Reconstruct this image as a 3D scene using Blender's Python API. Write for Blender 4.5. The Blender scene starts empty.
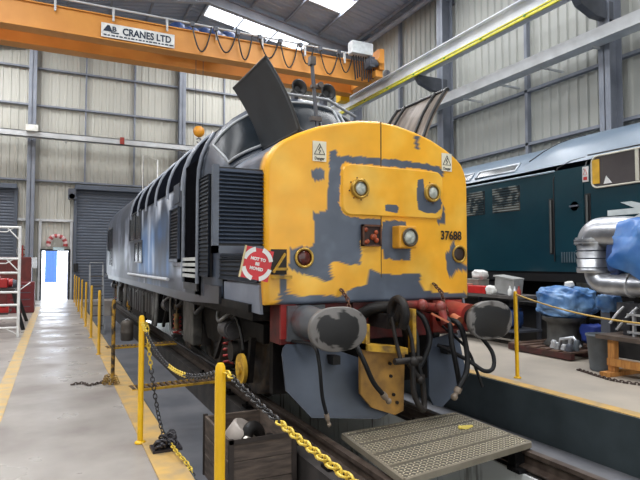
import bpy, math, random
from mathutils import Vector, Matrix, noise
random.seed(7)
PI = math.pi
S = bpy.context.scene
COL = S.collection

# ------------------------------------------------------------------ camera, world, lights, exposure
cd = bpy.data.cameras.new('camera')
cd.sensor_width = 36
cd.lens = 546 / 640 * 36
cd.clip_end = 200
cam = bpy.data.objects.new('camera', cd)
cam.location = (0, 0, 1.57)
cam.rotation_euler = (math.radians(90 + 2.41), 0, math.radians(-25.8))
COL.objects.link(cam)
S.camera = cam

w = bpy.data.worlds.new('overcast_sky')
S.world = w
w.use_nodes = True
bg = w.node_tree.nodes['Background']
bg.inputs[0].default_value = (0.86, 0.93, 1.0, 1)
bg.inputs[1].default_value = 9.0

def area(name, loc, rot, sx, sy, power, col=(1, 1, 1)):
    l = bpy.data.lights.new(name, 'AREA')
    l.shape = 'RECTANGLE'
    l.size, l.size_y = sx, sy
    l.energy = power
    l.color = col
    o = bpy.data.objects.new(name, l)
    o.location = loc
    o.rotation_euler = rot
    COL.objects.link(o)
    return o

SLOPE = math.radians(10)
RIDGE_X, EAVE_X, EAVE_Z = 5.2, 12.4, 11.33
RIDGE_Z = EAVE_Z + math.tan(SLOPE) * (EAVE_X - RIDGE_X)
def roof_z(x):
    return RIDGE_Z - abs(x - RIDGE_X) * math.tan(SLOPE)
SKY_Y = [22.8, 18.5, 14.2, 9.9, 5.6, 1.3, -3.0]
for y in SKY_Y:
    area('skylight_daylight', (7.95, y, roof_z(7.95) - 0.1), (0, SLOPE, 0), 4.6, 1.05, 440, (0.98, 0.99, 1.0))
    area('skylight_daylight', (-3.2, y, roof_z(-3.2) - 0.1), (0, -SLOPE, 0), 4.0, 1.05, 440, (0.98, 0.99, 1.0))
# added fill light behind the camera, standing in for an unseen open end
area('rear_fill_light', (3.0, -7.7, 3.4), (math.radians(90), 0, 0), 12, 5.5, 340, (0.94, 0.97, 1.0))

S.view_settings.view_transform = 'Standard'
S.view_settings.look = 'None'
S.view_settings.gamma = 1
S.view_settings.use_curve_mapping = False
S.view_settings.exposure = 0.0
S.cycles.max_bounces = 8
S.cycles.diffuse_bounces = 4
S.cycles.glossy_bounces = 3
S.cycles.sample_clamp_indirect = 6

# ------------------------------------------------------------------ materials
def lin(c):
    return tuple(((v / 255) / 12.92 if v / 255 <= 0.04045 else ((v / 255 + 0.055) / 1.055) ** 2.4) for v in c)
MATS = {}
def mat(name, rgb, rough=0.6, metal=0.0, rgb2=None, scale=6.0, detail=5.0, stretch=(1, 1, 1), bump=0.0, lo=0.35, hi=0.65, vcol=False, spec=0.5, rough2=None, emit=0, alpha=1.0):
    if name in MATS:
        return MATS[name]
    m = bpy.data.materials.new(name)
    m.use_nodes = True
    nt = m.node_tree
    N, L = nt.nodes, nt.links
    b = N['Principled BSDF']
    c1 = lin(rgb)
    b.inputs['Base Color'].default_value = (*c1, 1)
    b.inputs['Roughness'].default_value = rough
    b.inputs['Metallic'].default_value = metal
    b.inputs['Specular IOR Level'].default_value = spec
    if emit:
        b.inputs['Emission Color'].default_value = (*c1, 1)
        b.inputs['Emission Strength'].default_value = emit
    tc = N.new('ShaderNodeTexCoord')
    mp = N.new('ShaderNodeMapping')
    mp.inputs['Scale'].default_value = stretch
    L.new(tc.outputs['Object'], mp.inputs['Vector'])
    nz = N.new('ShaderNodeTexNoise')
    nz.inputs['Scale'].default_value = scale
    nz.inputs['Detail'].default_value = detail
    L.new(mp.outputs['Vector'], nz.inputs['Vector'])
    mr = N.new('ShaderNodeMapRange')
    mr.inputs['From Min'].default_value = lo
    mr.inputs['From Max'].default_value = hi
    L.new(nz.outputs['Fac'], mr.inputs['Value'])
    c2 = lin(rgb2) if rgb2 else tuple(v * 0.78 for v in c1)
    mx = N.new('ShaderNodeMix')
    mx.data_type = 'RGBA'
    mx.inputs['A'].default_value = (*c1, 1)
    mx.inputs['B'].default_value = (*c2, 1)
    L.new(mr.outputs['Result'], mx.inputs['Factor'])
    if vcol:
        at = N.new('ShaderNodeVertexColor')
        at.layer_name = 'Col'
        n2 = N.new('ShaderNodeTexNoise')
        n2.inputs['Scale'].default_value = scale
        n2.inputs['Detail'].default_value = detail
        L.new(mp.outputs['Vector'], n2.inputs['Vector'])
        hs = N.new('ShaderNodeHueSaturation')
        m3 = N.new('ShaderNodeMapRange')
        m3.inputs['From Min'].default_value = 0.3
        m3.inputs['From Max'].default_value = 0.7
        m3.inputs['To Min'].default_value = 0.88
        m3.inputs['To Max'].default_value = 1.08
        L.new(n2.outputs['Fac'], m3.inputs['Value'])
        L.new(m3.outputs['Result'], hs.inputs['Value'])
        L.new(at.outputs['Color'], hs.inputs['Color'])
        L.new(hs.outputs['Color'], b.inputs['Base Color'])
    else:
        L.new(mx.outputs['Result'], b.inputs['Base Color'])
    if rough2 is not None:
        m4 = N.new('ShaderNodeMapRange')
        m4.inputs['From Min'].default_value = lo
        m4.inputs['From Max'].default_value = hi
        m4.inputs['To Min'].default_value = rough
        m4.inputs['To Max'].default_value = rough2
        L.new(nz.outputs['Fac'], m4.inputs['Value'])
        L.new(m4.outputs['Result'], b.inputs['Roughness'])
    if bump:
        bp = N.new('ShaderNodeBump')
        bp.inputs['Strength'].default_value = bump
        bp.inputs['Distance'].default_value = 0.02
        L.new(nz.outputs['Fac'], bp.inputs['Height'])
        L.new(bp.outputs['Normal'], b.inputs['Normal'])
    if alpha < 1:
        b.inputs['Alpha'].default_value = alpha
    MATS[name] = m
    return m

CONC = mat('concrete_floor', (166, 160, 154), 0.27, rgb2=(132, 124, 119), scale=1.3, detail=10, bump=0.05, lo=0.38, hi=0.66, rough2=0.5)
CONC_R = mat('concrete_floor_pale', (176, 166, 152), 0.5, rgb2=(150, 142, 132), scale=1.2, detail=8, lo=0.3, hi=0.7)
BAY = mat('bay_concrete', (112, 112, 116), 0.5, rgb2=(90, 92, 98), scale=1.5, detail=8)
BAYWALL = mat('bay_wall_paint', (62, 72, 76), 0.55, rgb2=(52, 62, 66), scale=3)
PITWHITE = mat('pit_white_paint', (226, 228, 226), 0.6, rgb2=(120, 114, 106), scale=4, stretch=(3, 3, 0.4), lo=0.56, hi=0.72)
TRACKBED = mat('track_concrete', (66, 60, 57), 0.7, rgb2=(38, 35, 34), scale=4, detail=8)
YLINE = mat('worn_yellow_line', (196, 164, 104), 0.45, rgb2=(168, 154, 132), scale=5, detail=9, lo=0.45, hi=0.65)
YKERB = mat('worn_yellow_kerb', (198, 160, 92), 0.5, rgb2=(160, 138, 104), scale=5, detail=9, lo=0.4, hi=0.7)
CLAD = mat('beige_cladding', (188, 186, 176), 0.6, rgb2=(180, 178, 169), scale=0.5)
CLAD_R = mat('grey_cladding', (176, 177, 171), 0.6, rgb2=(168, 169, 164), scale=0.5)
ROOFD = mat('roof_deck', (142, 152, 170), 0.6, rgb2=(130, 140, 158), scale=0.8)
STEEL = mat('grey_steel_paint', (132, 137, 148), 0.5, rgb2=(116, 121, 132), scale=2)
STEELP = mat('pale_steel_paint', (208, 210, 212), 0.45, rgb2=(186, 188, 190), scale=2)
DSTEEL = mat('dark_purlin_steel', (84, 88, 98), 0.5)
PURL = mat('purlin_galvanised', (118, 124, 136), 0.5)
SHUT = mat('slate_shutter', (84, 91, 103), 0.55, rgb2=(78, 85, 97), scale=1)
ORANGE = mat('crane_orange', (216, 148, 66), 0.5, rgb2=(204, 136, 58), scale=1.5)
YELLOW = mat('safety_yellow', (240, 190, 20), 0.4, rgb2=(222, 172, 16), scale=5)
YWORN = mat('worn_yellow_paint', (196, 152, 40), 0.55, rgb2=(110, 84, 40), scale=9, lo=0.45, hi=0.7)
BLACK = mat('black_paint', (24, 24, 26), 0.45)
GREASE = mat('greasy_black', (26, 25, 26), 0.5, spec=0.25, rgb2=(52, 47, 44), scale=7, lo=0.4, hi=0.75, bump=0.3)
UNDER = mat('underframe_grime', (22, 21, 22), 0.6, rgb2=(42, 38, 35), scale=5, spec=0.12, lo=0.45, hi=0.75, bump=0.3)
RUBBER = mat('rubber', (34, 35, 38), 0.5)
HOSE = mat('brake_hose_rubber', (20, 21, 24), 0.5, spec=0.3)
WHITE = mat('white_paint', (232, 232, 230), 0.5)
ALU = mat('aluminium', (214, 216, 220), 0.35, metal=0.5)
CHROME = mat('polished_steel', (206, 208, 212), 0.36, metal=0.8, rgb2=(170, 172, 178), scale=6)
RED = mat('red_paint', (196, 34, 32), 0.45)
REDB = mat('buffer_beam_red', (112, 34, 34), 0.55, rgb2=(60, 26, 28), scale=6, lo=0.4, hi=0.7)
REDF = mat('faded_red', (158, 50, 44), 0.5, rgb2=(140, 60, 50), scale=8)
SPRING = mat('red_spring', (176, 48, 44), 0.5, rgb2=(100, 36, 34), scale=9)
GLASS = mat('dark_window_glass', (26, 32, 38), 0.25, spec=0.06)
PLOUGH = mat('plough_grey', (70, 79, 94), 0.42, rgb2=(60, 68, 82), scale=3)
LOCO = mat('primer_blue_grey', (66, 74, 88), 0.32, rgb2=(48, 54, 66), scale=2.2, detail=6, rough2=0.45)
LOCOD = mat('dark_blue_grey', (44, 48, 58), 0.3, rgb2=(32, 35, 42), scale=3, rough2=0.42)
PANELG = mat('lighter_primer_grey', (122, 128, 142), 0.45, rgb2=(104, 110, 124), scale=3)
NOSEV = mat('nose_paint', (255, 255, 255), 0.34, scale=3.0, detail=6, vcol=True)
BODYV = mat('body_side_paint', (255, 255, 255), 0.42, spec=0.3, scale=3.0, detail=6, vcol=True)
HEADV = mat('buffer_face', (255, 255, 255), 0.5, scale=9.0, detail=6, vcol=True)
LAMPG = mat('lamp_lens', (196, 200, 190), 0.15, rgb2=(150, 156, 150), scale=30)
LAMPRED = mat('red_lamp_lens', (96, 36, 30), 0.15, rgb2=(60, 26, 24), scale=30)
BRASS = mat('brass_bezel', (196, 160, 70), 0.35, metal=0.4, rgb2=(150, 116, 50), scale=9)
RUST = mat('rusty_metal', (104, 66, 46), 0.7, rgb2=(60, 40, 32), scale=10)
BLUEL = mat('dark_blue_loco_paint', (16, 54, 64), 0.22, rgb2=(12, 47, 57), scale=1.2)
BLUER = mat('blue_grey_roof', (96, 112, 128), 0.35, rgb2=(80, 96, 112), scale=1.2)
TARP = mat('blue_tarpaulin', (44, 92, 156), 0.4, rgb2=(74, 122, 180), scale=3, detail=7, bump=0.5)
TARPL = mat('pale_blue_tarpaulin', (46, 92, 150), 0.3, rgb2=(124, 160, 200), scale=3, detail=8, bump=1.0)
TARPD = mat('deep_blue_tarpaulin', (40, 60, 104), 0.5, rgb2=(54, 84, 140), scale=4, bump=0.5)
WOOD = mat('weathered_wood', (104, 90, 80), 0.75, rgb2=(72, 62, 56), scale=5, stretch=(1, 1, 6), detail=8, bump=0.3)
TIMBER = mat('new_timber', (200, 142, 76), 0.65, rgb2=(168, 112, 58), scale=5, stretch=(6, 6, 1), detail=6)
PALLET = mat('pallet_wood', (108, 84, 70), 0.8, rgb2=(70, 52, 46), scale=6, detail=8)
PLASTG = mat('grey_plastic', (104, 112, 120), 0.45)
MAROON = mat('maroon_paint', (106, 40, 36), 0.5, rgb2=(84, 34, 32), scale=4)
HATCHM = mat('hatch_paint', (52, 56, 62), 0.36, rgb2=(42, 45, 50), scale=3, detail=7)
HATCHIN = mat('hatch_inner_metal', (150, 140, 130), 0.42, metal=0.25, rgb2=(96, 84, 76), scale=3, stretch=(0.6, 3, 0.6), detail=8)
CHQ = mat('chequer_steel', (88, 84, 76), 0.5, metal=0.25, rgb2=(104, 97, 84), scale=3, detail=7)
CHAINY = mat('yellow_chain', (226, 194, 70), 0.4)
CHAINK = mat('black_chain', (42, 40, 42), 0.45)
CHAINR = mat('rusty_chain', (66, 50, 42), 0.6)
CREAM = mat('faded_cream_paint', (214, 196, 150), 0.5)
NAVY = mat('navy_print', (28, 44, 66), 0.5)
SIGNR = mat('sign_red', (206, 38, 48), 0.4)
GREEN = mat('seat_brown', (120, 112, 106), 0.6)
OUTW = mat('outside_concrete', (226, 230, 236), 0.8)
OUTB = mat('outside_blue', (16, 62, 128), 0.5)
SKYP = mat('daylit_rooflight_sheet', (236, 242, 250), 0.5, emit=2.2)
HAZ = mat('grating_hazard', (120, 96, 44), 0.6, rgb2=(46, 40, 32), scale=30, stretch=(1, 0.1, 1), lo=0.48, hi=0.52)

# ------------------------------------------------------------------ mesh helpers
class G:
    def __init__(s):
        s.v, s.f, s.sm, s.mi, s.cur = [], [], [], [], 0
        s.colors = None
    def add(s, vs, fs, smooth=False):
        o = len(s.v)
        s.v.extend([tuple(p) for p in vs])
        for f in fs:
            s.f.append([i + o for i in f])
            s.sm.append(smooth)
            s.mi.append(s.cur)
        return s
    def box(s, x0, x1, y0, y1, z0, z1):
        vs = [(x, y, z) for z in (z0, z1) for y in (y0, y1) for x in (x0, x1)]
        return s.add(vs, [(0, 2, 3, 1), (4, 5, 7, 6), (0, 1, 5, 4), (2, 6, 7, 3), (0, 4, 6, 2), (1, 3, 7, 5)])
    def obox(s, c, size, rot):
        M = Matrix.Translation(c) @ rot.to_4x4()
        a, b, d = [q / 2 for q in size]
        vs = [M @ Vector((x, y, z)) for z in (-d, d) for y in (-b, b) for x in (-a, a)]
        return s.add(vs, [(0, 2, 3, 1), (4, 5, 7, 6), (0, 1, 5, 4), (2, 6, 7, 3), (0, 4, 6, 2), (1, 3, 7, 5)])
    def beam(s, p0, p1, wd, ht):
        p0, p1 = Vector(p0), Vector(p1)
        d = p1 - p0
        q = d.to_track_quat('Y', 'Z')
        return s.obox((p0 + p1) / 2, (wd, d.length, ht), q.to_matrix())
    def cyl(s, p0, p1, r, n=16, r2=None, caps=True):
        p0, p1 = Vector(p0), Vector(p1)
        r2 = r if r2 is None else r2
        q = (p1 - p0).to_track_quat('Z', 'Y').to_matrix()
        a = [p0 + q @ Vector((r * math.cos(2 * PI * i / n), r * math.sin(2 * PI * i / n), 0)) for i in range(n)]
        b = [p1 + q @ Vector((r2 * math.cos(2 * PI * i / n), r2 * math.sin(2 * PI * i / n), 0)) for i in range(n)]
        s.add(a + b, [(i, (i + 1) % n, n + (i + 1) % n, n + i) for i in range(n)], True)
        if caps:
            s.add(a, [tuple(reversed(range(n)))])
            s.add(b, [tuple(range(n))])
        return s
    def tube(s, pts, r, n=8, closed=False, caps=True):
        P = [Vector(p) for p in pts]
        m = len(P)
        rings = []
        up = None
        for i, p in enumerate(P):
            if closed:
                t = P[(i + 1) % m] - P[i - 1]
            else:
                t = P[min(i + 1, m - 1)] - P[max(i - 1, 0)]
            t.normalize()
            if up is None:
                up = t.orthogonal().normalized()
            else:
                up = (up - t * up.dot(t))
                up = up.normalized() if up.length > 1e-6 else t.orthogonal().normalized()
            sd = t.cross(up)
            rr = r[i] if isinstance(r, (list, tuple)) else r
            rings.append([p + (up * math.cos(2 * PI * k / n) + sd * math.sin(2 * PI * k / n)) * rr for k in range(n)])
        vs = [q for R in rings for q in R]
        fs = []
        for i in range(m if closed else m - 1):
            j = (i + 1) % m
            for k in range(n):
                fs.append((i * n + k, i * n + (k + 1) % n, j * n + (k + 1) % n, j * n + k))
        s.add(vs, fs, True)
        if caps and not closed:
            s.add(rings[0], [tuple(reversed(range(n)))])
            s.add(rings[-1], [tuple(range(n))])
        return s
    def sphere(s, c, r, nu=16, nv=10, sc=(1, 1, 1)):
        vs, fs = [], []
        for j in range(nv + 1):
            ph = PI * j / nv
            for i in range(nu):
                th = 2 * PI * i / nu
                vs.append((c[0] + r * sc[0] * math.sin(ph) * math.cos(th), c[1] + r * sc[1] * math.sin(ph) * math.sin(th), c[2] + r * sc[2] * math.cos(ph)))
        for j in range(nv):
            for i in range(nu):
                fs.append((j * nu + i, (j + 1) * nu + i, (j + 1) * nu + (i + 1) % nu, j * nu + (i + 1) % nu))
        return s.add(vs, fs, True)
    def prism(s, poly, axis, a, b):
        """poly of 2D points extruded along axis ('x': (y,z), 'y': (x,z), 'z': (x,y))"""
        def P(p, t):
            return (t, p[0], p[1]) if axis == 'x' else (p[0], t, p[1]) if axis == 'y' else (p[0], p[1], t)
        n = len(poly)
        vs = [P(p, a) for p in poly] + [P(p, b) for p in poly]
        s.add(vs, [tuple(range(n)), tuple(range(2 * n - 1, n - 1, -1))] + [(i, (i + 1) % n, n + (i + 1) % n, n + i) for i in range(n)])
        return s
    def lathe(s, prof, origin, axis, n=24, cap=True):
        """prof [(r, t)] around axis vector from origin"""
        o = Vector(origin)
        ax = Vector(axis).normalized()
        q = ax.to_track_quat('Z', 'Y').to_matrix()
        vs, fs = [], []
        for r, t in prof:
            for i in range(n):
                vs.append(o + q @ Vector((r * math.cos(2 * PI * i / n), r * math.sin(2 * PI * i / n), t)))
        for j in range(len(prof) - 1):
            for i in range(n):
                fs.append((j * n + i, j * n + (i + 1) % n, (j + 1) * n + (i + 1) % n, (j + 1) * n + i))
        s.add(vs, fs, True)
        if cap:
            s.add(vs[:n], [tuple(reversed(range(n)))])
            s.add(vs[-n:], [tuple(range(n))])
        return s
    def loft(s, rings, closed=True, smooth=True):
        n = len(rings[0])
        vs = [p for R in rings for p in R]
        fs = []
        for j in range(len(rings) - 1):
            for i in range(n if closed else n - 1):
                fs.append((j * n + i, j * n + (i + 1) % n, (j + 1) * n + (i + 1) % n, (j + 1) * n + i))
        return s.add(vs, fs, smooth)
    def ico(s, c, r, sub, f):
        return s

WORLD = {}
def put(name, g, m, parent=None, origin=None, bevel=0, seg=2, fix=True, **props):
    """link the gathered shape as ONE mesh object; a child keeps its coordinates relative to its parent's origin"""
    base = Vector((0, 0, 0))
    if parent is not None:
        base = WORLD[parent.name].copy()
        org = base
    else:
        if origin is None:
            xs = [p[0] for p in g.v]; ys = [p[1] for p in g.v]; zs = [p[2] for p in g.v]
            origin = ((min(xs) + max(xs)) / 2, (min(ys) + max(ys)) / 2, min(zs))
        org = Vector(origin)
    me = bpy.data.meshes.new(name)
    me.from_pydata([(p[0] - org[0], p[1] - org[1], p[2] - org[2]) for p in g.v], [], g.f)
    me.polygons.foreach_set('use_smooth', g.sm)
    ms = m if isinstance(m, (list, tuple)) else [m]
    for q in ms:
        me.materials.append(q)
    me.polygons.foreach_set('material_index', g.mi)
    if g.colors is not None:
        ca = me.color_attributes.new('Col', 'FLOAT_COLOR', 'POINT')
        flat = []
        for c in g.colors:
            flat.extend((*lin(c), 1.0))
        ca.data.foreach_set('color', flat)
    me.update()
    if fix:
        import bmesh
        bm = bmesh.new()
        bm.from_mesh(me)
        bmesh.ops.recalc_face_normals(bm, faces=bm.faces)
        bm.to_mesh(me)
        bm.free()
    o = bpy.data.objects.new(name, me)
    COL.objects.link(o)
    if parent is not None:
        o.parent = parent
        WORLD[o.name] = base
    else:
        o.location = org
        WORLD[o.name] = org
    if bevel:
        b = o.modifiers.new('bevel', 'BEVEL')
        b.width = bevel
        b.segments = seg
        b.limit_method = 'ANGLE'
    for k, v in props.items():
        o[k] = v
    return o
def thing(name, loc, label, cat, group=None):
    o = bpy.data.objects.new(name, None)
    o.empty_display_size = 0.1
    COL.objects.link(o)
    o.location = loc
    WORLD[o.name] = Vector(loc)
    o['label'] = label
    o['category'] = cat
    if group:
        o['group'] = group
    return o
def struct(name, g, m, parent=None, **k):
    o = put(name, g, m, parent, **k)
    if parent is None:
        o['kind'] = 'structure'
    return o
def dup(o, loc=None, parent=None, rotz=None, label=None):
    c = o.copy()
    COL.objects.link(c)
    if parent is not None:
        c.parent = parent
    if loc is not None:
        c.location = loc
    if rotz is not None:
        c.rotation_euler = (0, 0, rotz)
    if label:
        c['label'] = label
    WORLD[c.name] = Vector(c.location)
    for ch in list(o.children):
        dup(ch, parent=c)
    return c
def text(name, body, size, loc, right, upv, m, parent, xs=1.0, extrude=0.001, bold=0.0, align='CENTER'):
    cu = bpy.data.curves.new(name, 'FONT')
    cu.body = body
    cu.size = size
    cu.align_x = align
    cu.align_y = 'CENTER'
    cu.extrude = extrude
    cu.offset = bold
    cu.resolution_u = 3
    tmp = bpy.data.objects.new(name, cu)
    me = bpy.data.meshes.new_from_object(tmp)
    bpy.data.objects.remove(tmp)
    me.materials.clear()
    me.materials.append(m)
    r, u = Vector(right).normalized(), Vector(upv).normalized()
    nrm = r.cross(u)
    M = Matrix((( r.x * xs, u.x, nrm.x, loc[0]), (r.y * xs, u.y, nrm.y, loc[1]), (r.z * xs, u.z, nrm.z, loc[2]), (0, 0, 0, 1)))
    me.transform(Matrix.Translation(-WORLD[parent.name]) @ M)
    o = bpy.data.objects.new(name, me)
    COL.objects.link(o)
    o.parent = parent
    return o
def nz(x, y, z=0.0):
    return noise.noise(Vector((x, y, z)))
def fbm(x, y, z=0.0):
    return nz(x, y, z) + 0.5 * nz(2.1 * x, 2.1 * y, z + 3) + 0.25 * nz(4.3 * x, 4.3 * y, z + 7)
def inpoly(x, y, P):
    c = False
    n = len(P)
    j = n - 1
    for i in range(n):
        if ((P[i][1] > y) != (P[j][1] > y)) and (x < (P[j][0] - P[i][0]) * (y - P[i][1]) / (P[j][1] - P[i][1]) + P[i][0]):
            c = not c
        j = i
    return c
def lerp(a, b, t):
    return a + (b - a) * t
def mixc(a, b, t):
    t = max(0, min(1, t))
    return tuple(lerp(a[i], b[i], t) for i in range(3))
def bez(pts, n=24):
    """smooth curve through the given points (Catmull-Rom)"""
    P = [Vector(p) for p in pts]
    P = [P[0] * 2 - P[1]] + P + [P[-1] * 2 - P[-2]]
    out = []
    k = len(P) - 3
    per = max(2, n // k)
    for i in range(k):
        for j in range(per):
            t = j / per
            a, b, c, d = P[i:i + 4]
            out.append(0.5 * ((2 * b) + (c - a) * t + (2 * a - 5 * b + 4 * c - d) * t * t + (3 * b - a - 3 * c + d) * t ** 3))
    out.append(P[-2])
    return out
def corr(axis, a0, a1, base, z0, z1, pitch=0.3, depth=0.035, flip=1):
    """trapezoid-ribbed sheet with vertical ribs, running along axis"""
    g = G()
    pr = []
    t = a0
    while t < a1 - 1e-6:
        for f, d in ((0, 0), (0.55, 0), (0.65, 1), (0.9, 1)):
            q = t + f * pitch
            if q < a1:
                pr.append((q, base + flip * depth * d))
        t += pitch
    pr.append((a1, base))
    lo = [(p, q, z0) if axis == 'x' else (q, p, z0) for p, q in pr]
    hi = [(p, q, z1(p) if callable(z1) else z1) if axis == 'x' else (q, p, z1) for p, q in pr]
    g.loft([lo, hi], closed=False, smooth=False)
    return g

# ------------------------------------------------------------------ the setting
Y0, Y1 = -8.0, 26.0
XL, XR = -9.0, 12.4
g = G()
g.box(XL, 0.93, Y0, Y1, -0.7, 0)
struct('floor', g, CONC)
g = G()
g.box(5.35, XR, Y0, Y1, -0.7, 0)
struct('floor', g, CONC_R)
g = G(); g.box(0.93, 5.35, 24.2, Y1, -0.7, 0)
struct('floor', g, CONC)
g = G(); g.box(0.93, 2.08, Y0, 24.2, -0.8, -0.6)
struct('floor', g, BAY)
g = G(); g.box(4.1, 5.35, Y0, 24.2, -0.8, -0.6)
struct('floor', g, BAY)
g = G(); g.box(5.33, 5.352, Y0, 24.2, -0.6, -0.002)
struct('trim_1', g, BAYWALL)
g = G(); g.box(0.926, 0.95, Y0, 24.2, -0.6, -0.002)
struct('trim_2', g, BAYWALL)
# track beams either side of the inspection pit
for n, (a, b) in enumerate(((2.08, 2.37), (3.63, 4.1))):
    g = G(); g.box(a, b, Y0, 24.2, -1.3, -0.22)
    struct('trim_%d' % (3 + n), g, TRACKBED)
g = G(); g.box(3.61, 3.631, Y0, 24.2, -1.3, -0.225); struct('trim_5', g, PITWHITE)
g = G(); g.box(2.369, 2.39, Y0, 24.2, -1.3, -0.225); struct('trim_6', g, PITWHITE)
g = G(); g.box(2.3, 3.7, Y0, 24.2, -1.45, -1.3); struct('floor', g, TRACKBED)
g = G(); g.box(0.7, 0.93, Y0, 24.2, 0, 0.012)
struct('trim_7', g, YKERB)
g = G(); g.box(5.35, 5.52, Y0, 24.2, 0, 0.008)
struct('trim_8', g, YKERB)
g = G(); g.box(-0.62, -0.46, Y0, 22, 0, 0.004)
struct('trim_9', g, YLINE)
# rails
def rail(x, name):
    g = G()
    g.prism([(x - 0.07, -0.2), (x + 0.07, -0.2), (x + 0.07, -0.185), (x + 0.012, -0.165), (x + 0.012, -0.1), (x + 0.035, -0.085), (x + 0.035, -0.05),
             (x - 0.035, -0.05), (x - 0.035, -0.085), (x - 0.012, -0.1), (x - 0.012, -0.165), (x - 0.07, -0.185)], 'y', Y0, 24)
    r = struct(name, g, mat('rail_steel', (96, 84, 76), 0.45, metal=0.35, rgb2=(66, 54, 48), scale=8))
    y = -1.0
    while y < 9:
        c = G()
        c.box(x - 0.15, x + 0.15, y, y + 0.14, -0.222, -0.19)
        c.cyl((x - 0.11, y + 0.07, -0.19), (x - 0.11, y + 0.07, -0.15), 0.018, 8)
        c.cyl((x + 0.11, y + 0.07, -0.19), (x + 0.11, y + 0.07, -0.15), 0.018, 8)
        put('baseplate', c, UNDER, r)
        y += 0.75
rail(2.28, 'trim_10'); rail(3.715, 'trim_11')

# back wall with its door opening
ZT = lambda x: roof_z(x) + 0.1
wb = thing('wall_back', (0, Y1, 0), '', ''); del wb['label'], wb['category']
wb['kind'] = 'structure'
for a, b, z0 in ((XL, -0.58, 0), (-0.58, 0.54, 2.12), (0.54, XR, 0)):
    put('cladding', corr('x', a, b, Y1, z0, ZT, 0.3, 0.028, -1), CLAD, wb, fix=False)
for z in (8.26, 9.86, 5.06):
    g = G(); g.box(XL, XR, Y1 - 0.2, Y1 - 0.03, z - 0.035, z + 0.035)
    put('girt', g, STEEL, wb)
g = G(); g.box(-1.5, 0.7, Y1 - 0.14, Y1 - 0.03, 3.34, 3.44); put('girt', g, STEELP, wb)
for x in (-0.62, 0.58):
    g = G(); g.box(x - 0.05, x + 0.05, Y1 - 0.14, Y1 - 0.03, 0, 3.36); put('post', g, STEELP, wb)
for x in (1.07, 3.12, 7.3, 9.4, -3.0, -5.2):
    g = G(); g.box(x - 0.035, x + 0.035, Y1 - 0.15, Y1 - 0.04, 5.0, roof_z(x)); put('post', g, STEEL, wb)
def hcol(name, x, y, z1, wx=0.3, wy=0.32, m=STEEL, along='x'):
    g = G()
    if along == 'x':   # flanges face the room across y
        g.box(x - wx / 2, x + wx / 2, y - wy / 2, y - wy / 2 + 0.03, 0, z1)
        g.box(x - wx / 2, x + wx / 2, y + wy / 2 - 0.03, y + wy / 2, 0, z1)
        g.box(x - 0.012, x + 0.012, y - wy / 2, y + wy / 2, 0, z1)
    else:
        g.box(x - wx / 2, x - wx / 2 + 0.03, y - wy / 2, y + wy / 2, 0, z1)
        g.box(x + wx / 2 - 0.03, x + wx / 2, y - wy / 2, y + wy / 2, 0, z1)
        g.box(x - wx / 2, x + wx / 2, y - 0.012, y + 0.012, 0, z1)
    return struct(name, g, m)
k = 12
for x in (-7.2, -1.0, 5.2):
    hcol('trim_%d' % k, x, Y1 - 0.36, roof_z(x) - 0.1); k += 1
# horizontal ring beam along the back wall
g = G(); g.box(XL, 11.6, Y1 - 0.95, Y1 - 0.91, 6.72, 6.98); g.box(XL, 11.6, Y1 - 0.95, Y1 - 0.7, 6.95, 6.98); g.box(XL, 11.6, Y1 - 0.95, Y1 - 0.7, 6.72, 6.75)
for x in (-1.0, 0.3, 5.2, 8.0):
    g.box(x - 0.03, x + 0.03, Y1 - 0.9, Y1 - 0.5, 6.68, 6.74)
struct('trim_%d' % k, g, STEELP); k += 1
# roller shutters
def shutter(name, x0, x1, z1):
    t = thing(name, ((x0 + x1) / 2, Y1 - 0.12, 0), '', ''); del t['label'], t['category']
    t['kind'] = 'structure'
    g = G()
    prof = []
    z = 0.0
    while z < z1:
        prof += [(Y1 - 0.15, z), (Y1 - 0.165, z + 0.03), (Y1 - 0.165, z + 0.08), (Y1 - 0.15, z + 0.11)]
        z += 0.125
    g.loft([[(x0, p[0], p[1]) for p in prof], [(x1, p[0], p[1]) for p in prof]], closed=False, smooth=False)
    put('curtain', g, SHUT, t, fix=False)
    g = G(); g.box(x0 - 0.1, x1 + 0.1, Y1 - 0.4, Y1 - 0.1, z1 - 0.06, z1 + 0.14)
    put('shutter_box', g, SHUT, t, bevel=0.02)
    for x in (x0 - 0.06, x1 + 0.06):
        g = G(); g.box(x - 0.07, x + 0.07, Y1 - 0.24, Y1 - 0.06, 0, z1)
        put('guide_rail', g, SHUT, t)
    return t
shutter('door_1', -6.2, -1.6, 4.7)
sh = shutter('door_2', 0.78, 5.0, 4.8)
g = G(); g.box(0.42, 0.72, Y1 - 0.5, Y1 - 0.15, 4.3, 4.75); g.cyl((0.57, Y1 - 0.5, 4.42), (0.57, Y1 - 0.2, 4.42), 0.12); put('shutter_motor', g, DSTEEL, sh)
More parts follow.
